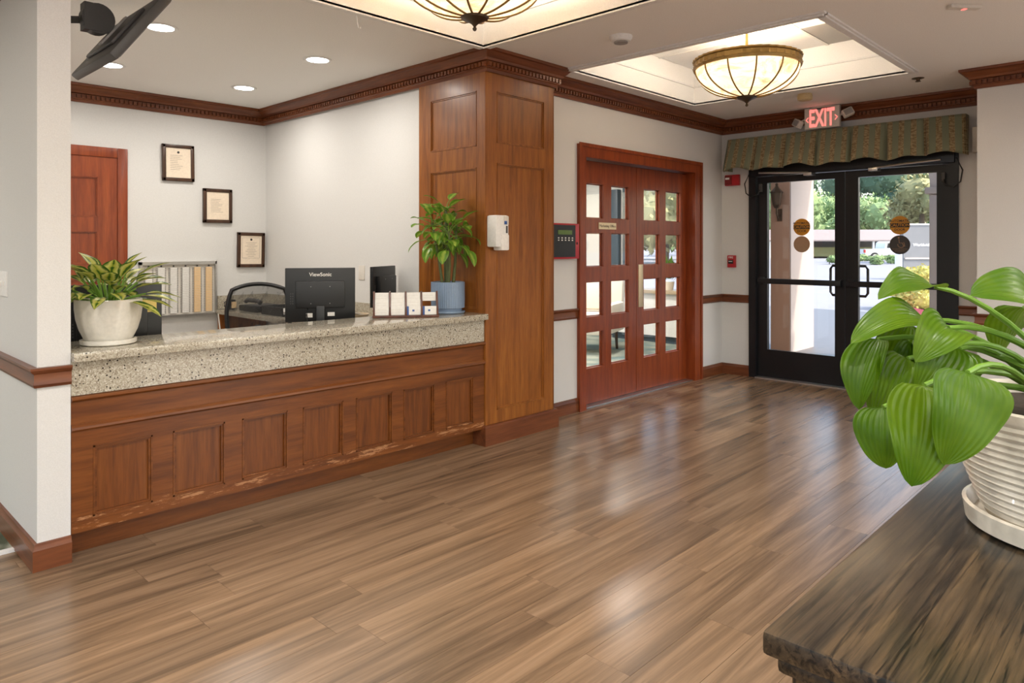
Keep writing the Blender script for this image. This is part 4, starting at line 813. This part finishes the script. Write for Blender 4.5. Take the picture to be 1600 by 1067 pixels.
#        base px        tip px         d0    d1    width  normal                          arch  cup   wave
LV = [((1460, 448), (1372, 468), 1.20, 1.14, .068, UP*1.0 + TOC*.5,          .034, .18, .07),
      ((1447, 500), (1329, 537), 1.14, 1.08, .072, UP*1.0 + TOC*.6,          .050, .14, .05),
      ((1482, 512), (1430, 566), 1.06, 1.02, .072, UP*.8 + TOC*.8,           .045, .22, .06),
      ((1372, 530), (1342, 640), 1.12, 1.10, .066, TOC*.6 + LFT*.8 + UP*.3,  .030, .22, .06),
      ((1420, 505), (1360, 645), 1.17, 1.15, .070, TOC*.8 + LFT*.5,          .035, .18, .05),
      ((1418, 560), (1368, 660), 1.10, 1.08, .088, TOC*1.0 + UP*.3,          .025, .12, .05),
      ((1488, 540), (1432, 616), 1.04, 1.02, .080, TOC*.9 + UP*.5,           .025, .14, .04),
      ((1444, 602), (1424, 760), .985, .965, .098, TOC*1.0 + UP*.35 + LFT*.2, .035, .12, .06),
      ((1512, 582), (1474, 726), .960, .945, .100, TOC*1.0 + UP*.5,          .035, .12, .06),
      ((1648, 500), (1516, 462), 1.10, 1.04, .115, UP*1.0 + TOC*.75,         .045, .14, .04),
      ((1380, 636), (1384, 732), 1.05, 1.04, .075, TOC*.8 + LFT*.7,          .025, .12, .04),
      ((1500, 545), (1462, 622), 1.09, 1.07, .080, TOC*.8 + UP*.4 + LFT*.4,  .025, .14, .05),
      ((1430, 540), (1396, 628), 1.15, 1.13, .075, TOC*.9 + UP*.2,           .025, .16, .06),
      ((1700, 440), (1830, 470), 1.20, 1.12, .13, UP + TOC*.5, .05, .14, .04), ((1760, 560), (1880, 660), 1.12, 1.05, .14, UP*.6 + TOC, .04, .12, .04),
      ((1700, 560), (1730, 720), .98, .94, .14, TOC + UP*.4, .03, .12, .03), ((1640, 420), (1670, 330), 1.28, 1.32, .12, UP*.4 + TOC, .03, .12, .04),
      ((1780, 500), (1900, 520), 1.32, 1.38, .13, UP + TOC*.3, .05, .12, .04), ((1600, 480), (1560, 560), 1.40, 1.46, .12, UP + TOC*.2, .04, .12, .04)]
random.seed(3)
for (b0, b1, d0, d1_, wd, n_, ar, cu, wv) in LV:
    p0, p1 = px(*b0, d0), px(*b1, d1_); n_ = n_.normalized()
    leaf(p0, p1, n_, wd, ar, cup=cu, wave=wv, shape=.60, nu=12, nv=20, pw=.66).build('leaf', 'lily', t_, ang=80)
    root = c_ + Vector((random.uniform(-.05, .05), random.uniform(-.05, .05), .183)); md = root*.45 + p0*.55 + Vector((0, 0, .06 + .05*(p0-root).length))
    pts = [root*(1-v)**2 + md*2*v*(1-v) + p0*v*v for v in [i/8 for i in range(9)]]
    B().tube(pts, .0060, 8, .0036).build('leaf_stalk', 'petiole', t_)

# ------------------------------------------------------------------ lounge furniture
t_ = thing('armchair', 'cream upholstered armchair seen through the double doors', 'armchair', (0, 0, 0)); t_.location = (7.45, 5.75, 0); t_.rotation_euler = (0, 0, math.radians(200))
B().box(-.34, .34, -.33, .33, .24, .40, bev=.03).build('seat_base', 'cream_fabric', t_); B().box(-.24, .36, -.25, .25, .40, .52, bev=.05).build('seat_cushion', 'cream_fabric', t_)
B().box(-.09, .06, -.36, .36, 0, .74, mtx=Matrix.Translation((-.33, 0, .30)) @ Matrix.Rotation(-.16, 4, 'Y'), bev=.05).build('backrest', 'cream_fabric', t_)
for s_ in (-1, 1): B().box(-.34, .30, s_*.33-.07, s_*.33+.07, .26, .64, bev=.05).build('armrest', 'cream_fabric', t_)
for x in (-.30, .30):
    for s_ in (-1, 1): B().tube([(x, s_*.28, .25), (x*1.04, s_*.29, 0)], .026, 4, .017).build('leg', 'frame_wood', t_)
t_ = thing('striped_cushion', 'striped throw cushion leaning in the cream armchair', 'cushion', (0, 0, 0)); t_.location = (7.34, 5.72, .525); t_.rotation_euler = (0, 0, math.radians(200)); B().box(-.06, .06, -.2, .2, 0, .34, mtx=Matrix.Translation((-.06, 0, .02)) @ Matrix.Rotation(-.25, 4, 'Y'), bev=.05).build('cover', 'paper', t_)
t_ = lone('window_console', 'long wood topped white console below the lounge window', 'console', (8.85, 5.75, 0)); box('top', 'deskpale', 8.66, 9.06, 5.0, 6.36, .70, .75, t_, bev=.004); box('cabinet', 'white', 8.72, 9.06, 5.04, 6.34, .10, .70, t_); box('plinth', 'slate', 8.76, 9.06, 5.06, 6.32, 0, .10, t_)
c_ = Vector((8.85, 5.40, .751)); t_ = thing('window_plant', 'small leafy plant on the lounge console', 'plant', tuple(c_)); B().lathe([(0, 0), (.06, 0), (.08, .12), (.07, .12), (0, .11)], 24, c_).build('pot', 'potc', t_)
for i in range(16):
    a = i*2.4; e_ = .5+.9*random.random(); d = Vector((math.cos(a)*math.cos(e_), math.sin(a)*math.cos(e_), math.sin(e_))); pot_plant_leaf(t_, 'lily', c_+Vector((0, 0, .1))+d*.06, c_+Vector((0, 0, .1))+d*(.30+.12*random.random()), UP+d*.1, .06, .03, nu=4, nv=8)

# ------------------------------------------------------------------ outdoors
def G(name, mat, x0, x1, y0, y1, z0, z1, label): return S(name, mat, x0, x1, y0, y1, z0, z1, label, 'ground')
G('ground', 'road', 7.3, 260, -90, 160, -.25, -.03, 'pale asphalt street and car park outside')
G('ground_bounce', 'pave', -60, 7.3, -60, -3.66, -.25, -.03, 'unseen paving added to bounce daylight in behind the viewer')  # added outside the openings to throw sunlight up at the ceiling
G('ground_bounce_side', 'pave', -60, -3.66, -3.66, 60, -.25, -.03, 'unseen paving added to bounce daylight in from the side')  # second added bounce surface, outside the side openings
G('ground_porch', 'pave', 7.3, 16, -2, 12, -.03, -.008, 'stamped concrete paving outside the exit doors')
pr_ = thing('porch_pier', 'tan stucco porch pier outside the left exit door', 'pier', (9.5, 4.4, 0)); box('shaft', 'tanwall', 9.14, 9.91, 3.79, 4.04, -.01, 3.3, pr_); box('return_face', 'stucco', 9.15, 9.915, 3.775, 3.792, -.01, 3.3, pr_)
t_ = lone('porch_lantern', 'bronze wall lantern on the tan porch pier', 'lantern', (9.08, 3.96, 1.75)); ly = 3.915
bb = B().lathe([(0, 0), (.03, .01), (.05, .05), (.072, .20), (.085, .21), (.03, .27), (.015, .30), (.02, .32), (0, .34)], 6, (9.04, ly, 1.86)); bb.build('cage', 'bronze', t_, smooth=False); B().tube([(9.122, ly, 1.78), (9.08, ly, 1.74), (9.04, ly, 1.80), (9.04, ly, 1.87)], .012, 8).build('scroll_arm', 'bronze', t_); B().box(9.122, 9.1402, ly-.03, ly+.03, 1.70, 1.86, bev=.004).build('wall_plate', 'bronze', t_)
pr2 = thing('porch_column', 'pale stucco porch column outside the right exit door', 'column', (9.6, 1.9, 0)); box('shaft', 'stucco', 9.35, 9.85, 1.60, 2.235, -.01, 1.98, pr2, bev=.02); box('capital', 'stucco', 9.31, 9.89, 1.56, 2.275, 1.98, 2.06, pr2, bev=.02)
bb = B().prism([(2.14, 2.2), (2.14, 3.3), (3.79, 3.3), (3.79, 3.0)] + [(2.97 + .83*math.cos(a), 2.2 + .85*math.sin(a)) for a in [PI*i/16 for i in range(0, 17)]], 9.40, 9.80, lambda a, b_, d: Vector((d, a, b_))) if False else B()
arc = [(2.235 + .42*(1-math.cos(a)), 2.06 + .62*math.sin(a)) for a in [PI/2*i/10 for i in range(11)]]
bb.prism([(1.60, 2.06)] + arc + [(3.77, 2.68), (3.77, 3.3), (1.60, 3.3)], 9.40, 9.80, lambda a, b_, d: Vector((d, a, b_))); bb.build('arch_beam', 'stucco', pr2, smooth=False)
tag(box('porch_roof', 'stucco', 7.3, 10.2, -1, 4.3, 3.3, 3.45, org=(8.7, 2, 3.3)), 'flat porch roof over the exit doors', 'roof', kind='structure')
def foliage(name, label, cat, c, rad, n, size, mat, trunk=None, group=None, blobs=7, seed=0, mat2=None):
    random.seed(seed); c = Vector(c); t_ = thing(name, label, cat, (c.x, c.y, -.03), group); bb = B(); rad = Vector(rad)
    cs = [(c + Vector((rad.x*random.uniform(-.6, .6), rad.y*random.uniform(-.6, .6), rad.z*random.uniform(-.55, .6))), random.uniform(.38, .6)) for _ in range(blobs)]
    for i in range(n):
        q, s_ = random.choice(cs); d = Vector((random.gauss(0, 1), random.gauss(0, 1), random.gauss(0, 1))).normalized(); p = q + Vector((d.x*rad.x, d.y*rad.y, d.z*rad.z))*s_*random.uniform(.75, 1.05)
        if p.z < .0: p.z = random.random()*.3
        a = Vector((random.gauss(0, 1), random.gauss(0, 1), random.gauss(0, 1))).normalized(); b_ = (a.cross(d)).normalized(); a = (d*.5+a*.6).normalized(); s2 = size*random.uniform(.6, 1.3)
        bb.bm.faces.new([bb.bm.verts.new(p + a*s2), bb.bm.verts.new(p + b_*s2*.5), bb.bm.verts.new(p - a*s2), bb.bm.verts.new(p - b_*s2*.5)])
    for q, s_ in cs:
        r = bmesh.ops.create_icosphere(bb.bm, subdivisions=2, radius=1)
        for v_ in r['verts']: v_.co = q + Vector((v_.co.x*rad.x, v_.co.y*rad.y, v_.co.z*rad.z))*s_*.8*random.uniform(.9, 1.08)
    for v_ in bb.bm.verts: v_.co.z = max(v_.co.z, .045 if name == 'shrub' else -.02)
    bb.build('crown', mat, t_, kind='stuff', smooth=False)
    if trunk:
        B().tube([(c.x, c.y, -.03), (c.x+.1, c.y, c.z*.5), (c.x, c.y, c.z)], trunk, 8, trunk*.5).build('trunk', 'bark', t_)
    else: B().tube([(c.x, c.y, .041 if name == 'shrub' else -.03), (c.x, c.y, c.z)], .04*rad.x, 6).build('stem', 'bark', t_)
    return t_
def gp(x, d): q = px(x, 385, d); return q.x, q.y
k_ = 0
for (x, d, z, rx, rz, mt, lb) in ((1215, 100, 5.0, 5.5, 5.0, 'foliage', 'rounded light green tree beyond the shed behind the left door glass'), (1290, 113, 5.4, 5.6, 5.4, 'foliage', 'broad light green tree beyond the shed'), (1365, 100, 4.6, 5.5, 4.7, 'foliage', 'low spreading light green tree beyond the white pickup'), (1250, 142, 12.5, 8.6, 8.6, 'foliage2', 'tall dark tree behind the light green trees'), (1345, 168, 15, 10, 10.5, 'foliage2', 'tall dark tree far behind the pickup'), (1430, 142, 13, 8.6, 8.4, 'foliage2', 'tall dark tree behind the grey sign wall'), (1440, 60, 5.6, 3.2, 2.6, 'foliage3', 'olive tree above the grey sign wall'), (1470, 114, 5, 5.4, 5, 'foliage', 'light green tree beside the porch column'), (1130, 114, 7, 5.6, 7, 'foliage', 'light green tree across the street'), (1040, 60, 5.5, 6, 5, 'foliage3', 'olive tree seen through the lounge window'), (1000, 75, 5.5, 7, 5, 'foliage', 'light green tree seen through the lounge window'), (1062, 100, 9, 6, 8, 'foliage2', 'dark tree beyond the lounge window')):
    xx, yy = gp(x, d); foliage('tree', lb, 'tree', (xx, yy, z), (rx, rx, rz), 2600, .034*rx+.12, mt, .3, 'trees across the street', 9, 40+k_); k_ += 1
xx, yy = gp(1432, 15.5); foliage('shrub', 'yellow green leafy shrub by the red kerb', 'shrub', (xx, yy, .52), (.62, .62, .5), 2600, .05, 'shrub', None, None, 9, 71)
for i, (x, d, lb) in enumerate(((1296, 56, 'low green shrub on the planted strip behind the left door glass'), (1338, 56, 'low green shrub on the planted strip near the pickup wheel'), (1372, 54, 'low green shrub in front of the pickup door'), (1392, 57, 'low green shrub beside the metal post'))):
    xx, yy = gp(x, d); foliage('low_shrub', lb, 'shrub', (xx, yy, .32), (.9, .9, .42), 500, .09, 'foliage', None, 'low shrubs on the planted strip', 5, 90+i)
# shed with shingle roof
hx, hy = gp(1330, 84); t_ = thing('carport_shed', 'long low shed with shingle roof across the street', 'shed', (hx, hy, -.03), rz=ANG-PI/2); t_.location = (hx, hy, -.03)
B().prism([(-1.6, 2.15), (2.6, 3.45), (2.6, 3.25), (-1.6, 2.0)], -11, 11, lambda a, b_, d: Vector((d, a, b_))).build('roof', 'roofing', t_); B().box(-10.8, 10.8, 2.2, 2.5, 0, 3.3).build('back_wall', 'signgrey', t_)
for x in range(-10, 11, 4): B().box(x-.1, x+.1, -1.3, -1.1, 0, 2.15).build('post', 'white', t_)
B().box(-10.8, 10.8, .5, .6, .2, 1.3).build('fence_rail', 'foliage3', t_)
# pickup
hx, hy = gp(1378, 68); t_ = thing('pickup_truck', 'white pickup truck parked across the street', 'truck', (0, 0, 0)); t_.location = (hx, hy, -.03); t_.rotation_euler = (0, 0, ANG-PI/2)
bb = B().prism([(-2.1, .55), (-2.1, 1.15), (-.2, 1.18), (-.1, 1.75), (.15, 1.88), (1.3, 1.86), (1.9, 1.2), (3.1, 1.1), (3.2, .55)], -.9, .9, lambda a, b_, d: Vector((a, d, b_))); bb.build('body', 'truck', t_, smooth=False)
bb = B().prism([(.0, 1.25), (.08, 1.7), (1.2, 1.74), (1.65, 1.25)], -.915, .915, lambda a, b_, d: Vector((a, d, b_))); bb.build('side_windows', 'window_dark', t_, smooth=False)
for x in (-1.15, 2.25):
    for y in (-.86, .86):
        wl = B().lathe([(0, -.12), (.40, -.12), (.42, -.08), (.42, .08), (.40, .12), (0, .12)], 24, mtx=Matrix.Translation((x, y, .42)) @ Matrix.Rotation(PI/2, 4, 'X')).build('wheel', 'tyre', t_); B().lathe([(0, -.13), (.25, -.13), (.25, .13), (0, .13)], 20, mtx=Matrix.Translation((x, y, .42)) @ Matrix.Rotation(PI/2, 4, 'X')).build('hub', 'steel', wl)
B().box(-2.25, -2.08, -.9, .9, .45, .65, bev=.02).build('bumper', 'dgrey', t_); B().box(-2.12, -2.0, -.92, -.7, .8, 1.1).build('tail_lamp', 'taillight', t_); 
# sign wall, post, kerb
hx, hy = gp(1440, 30); t_ = thing('street_sign_wall', 'grey slab sign wall with raised pale lettering', 'sign', (0, 0, 0)); t_.location = (hx, hy, -.03); t_.rotation_euler = (0, 0, ANG-PI/2)
B().box(-.85, 2.6, -.15, .15, .0, 2.3).build('slab', 'signgrey', t_, smooth=False); B().box(-.88, 2.63, -.18, .18, 2.3, 2.36).build('coping', 'white', t_, smooth=False); B().box(-.8, 2.6, -.19, -.14, .86, .93).build('ledge', 'stucco', t_, smooth=False)
text('lettering', 'Worldwide S', .165, 'card', t_, (-.45, -.155, 1.46), (1, 0, 0), (0, 0, 1), .006, 'LEFT', bold=.004)
hx, hy = gp(1404, 26); t_ = thing('metal_post', 'pale square metal post in front of the sign wall', 'post', (hx, hy, -.03)); box('shaft', 'white', hx-.1, hx+.1, hy-.1, hy+.1, -.03, 1.15, t_, bev=.01); box('foot_plate', 'dgrey', hx-.2, hx+.2, hy-.2, hy+.2, -.03, .0, t_)
t_ = thing('red_kerb', 'red painted kerb beside the yellow shrub', 'kerb', (13.4, 4, -.03)); pts = [gp(1385, 15.2), gp(1420, 14.2), gp(1475, 12.6), gp(1540, 11.5)]
bb = B()
for a, c in zip(pts, pts[1:]): bb.tube([(a[0], a[1], .03), (c[0], c[1], .03)], .14, 4)
bb.build('kerb_stone', 'kerb', t_, smooth=False)
tag(box('planting_bed', 'soil', *(lambda q: (q[0]-.6, q[0]+2.2, q[1]-2.6, q[1]+.7))(gp(1436, 16)), -.03, .04, org=(*gp(1436, 16), -.03)), 'dark soil bed under the yellow shrub', 'planting bed')
for o in bpy.data.objects:                    # door leaves are parts of their doors
    if o.parent and 'category' in o: del o['category']
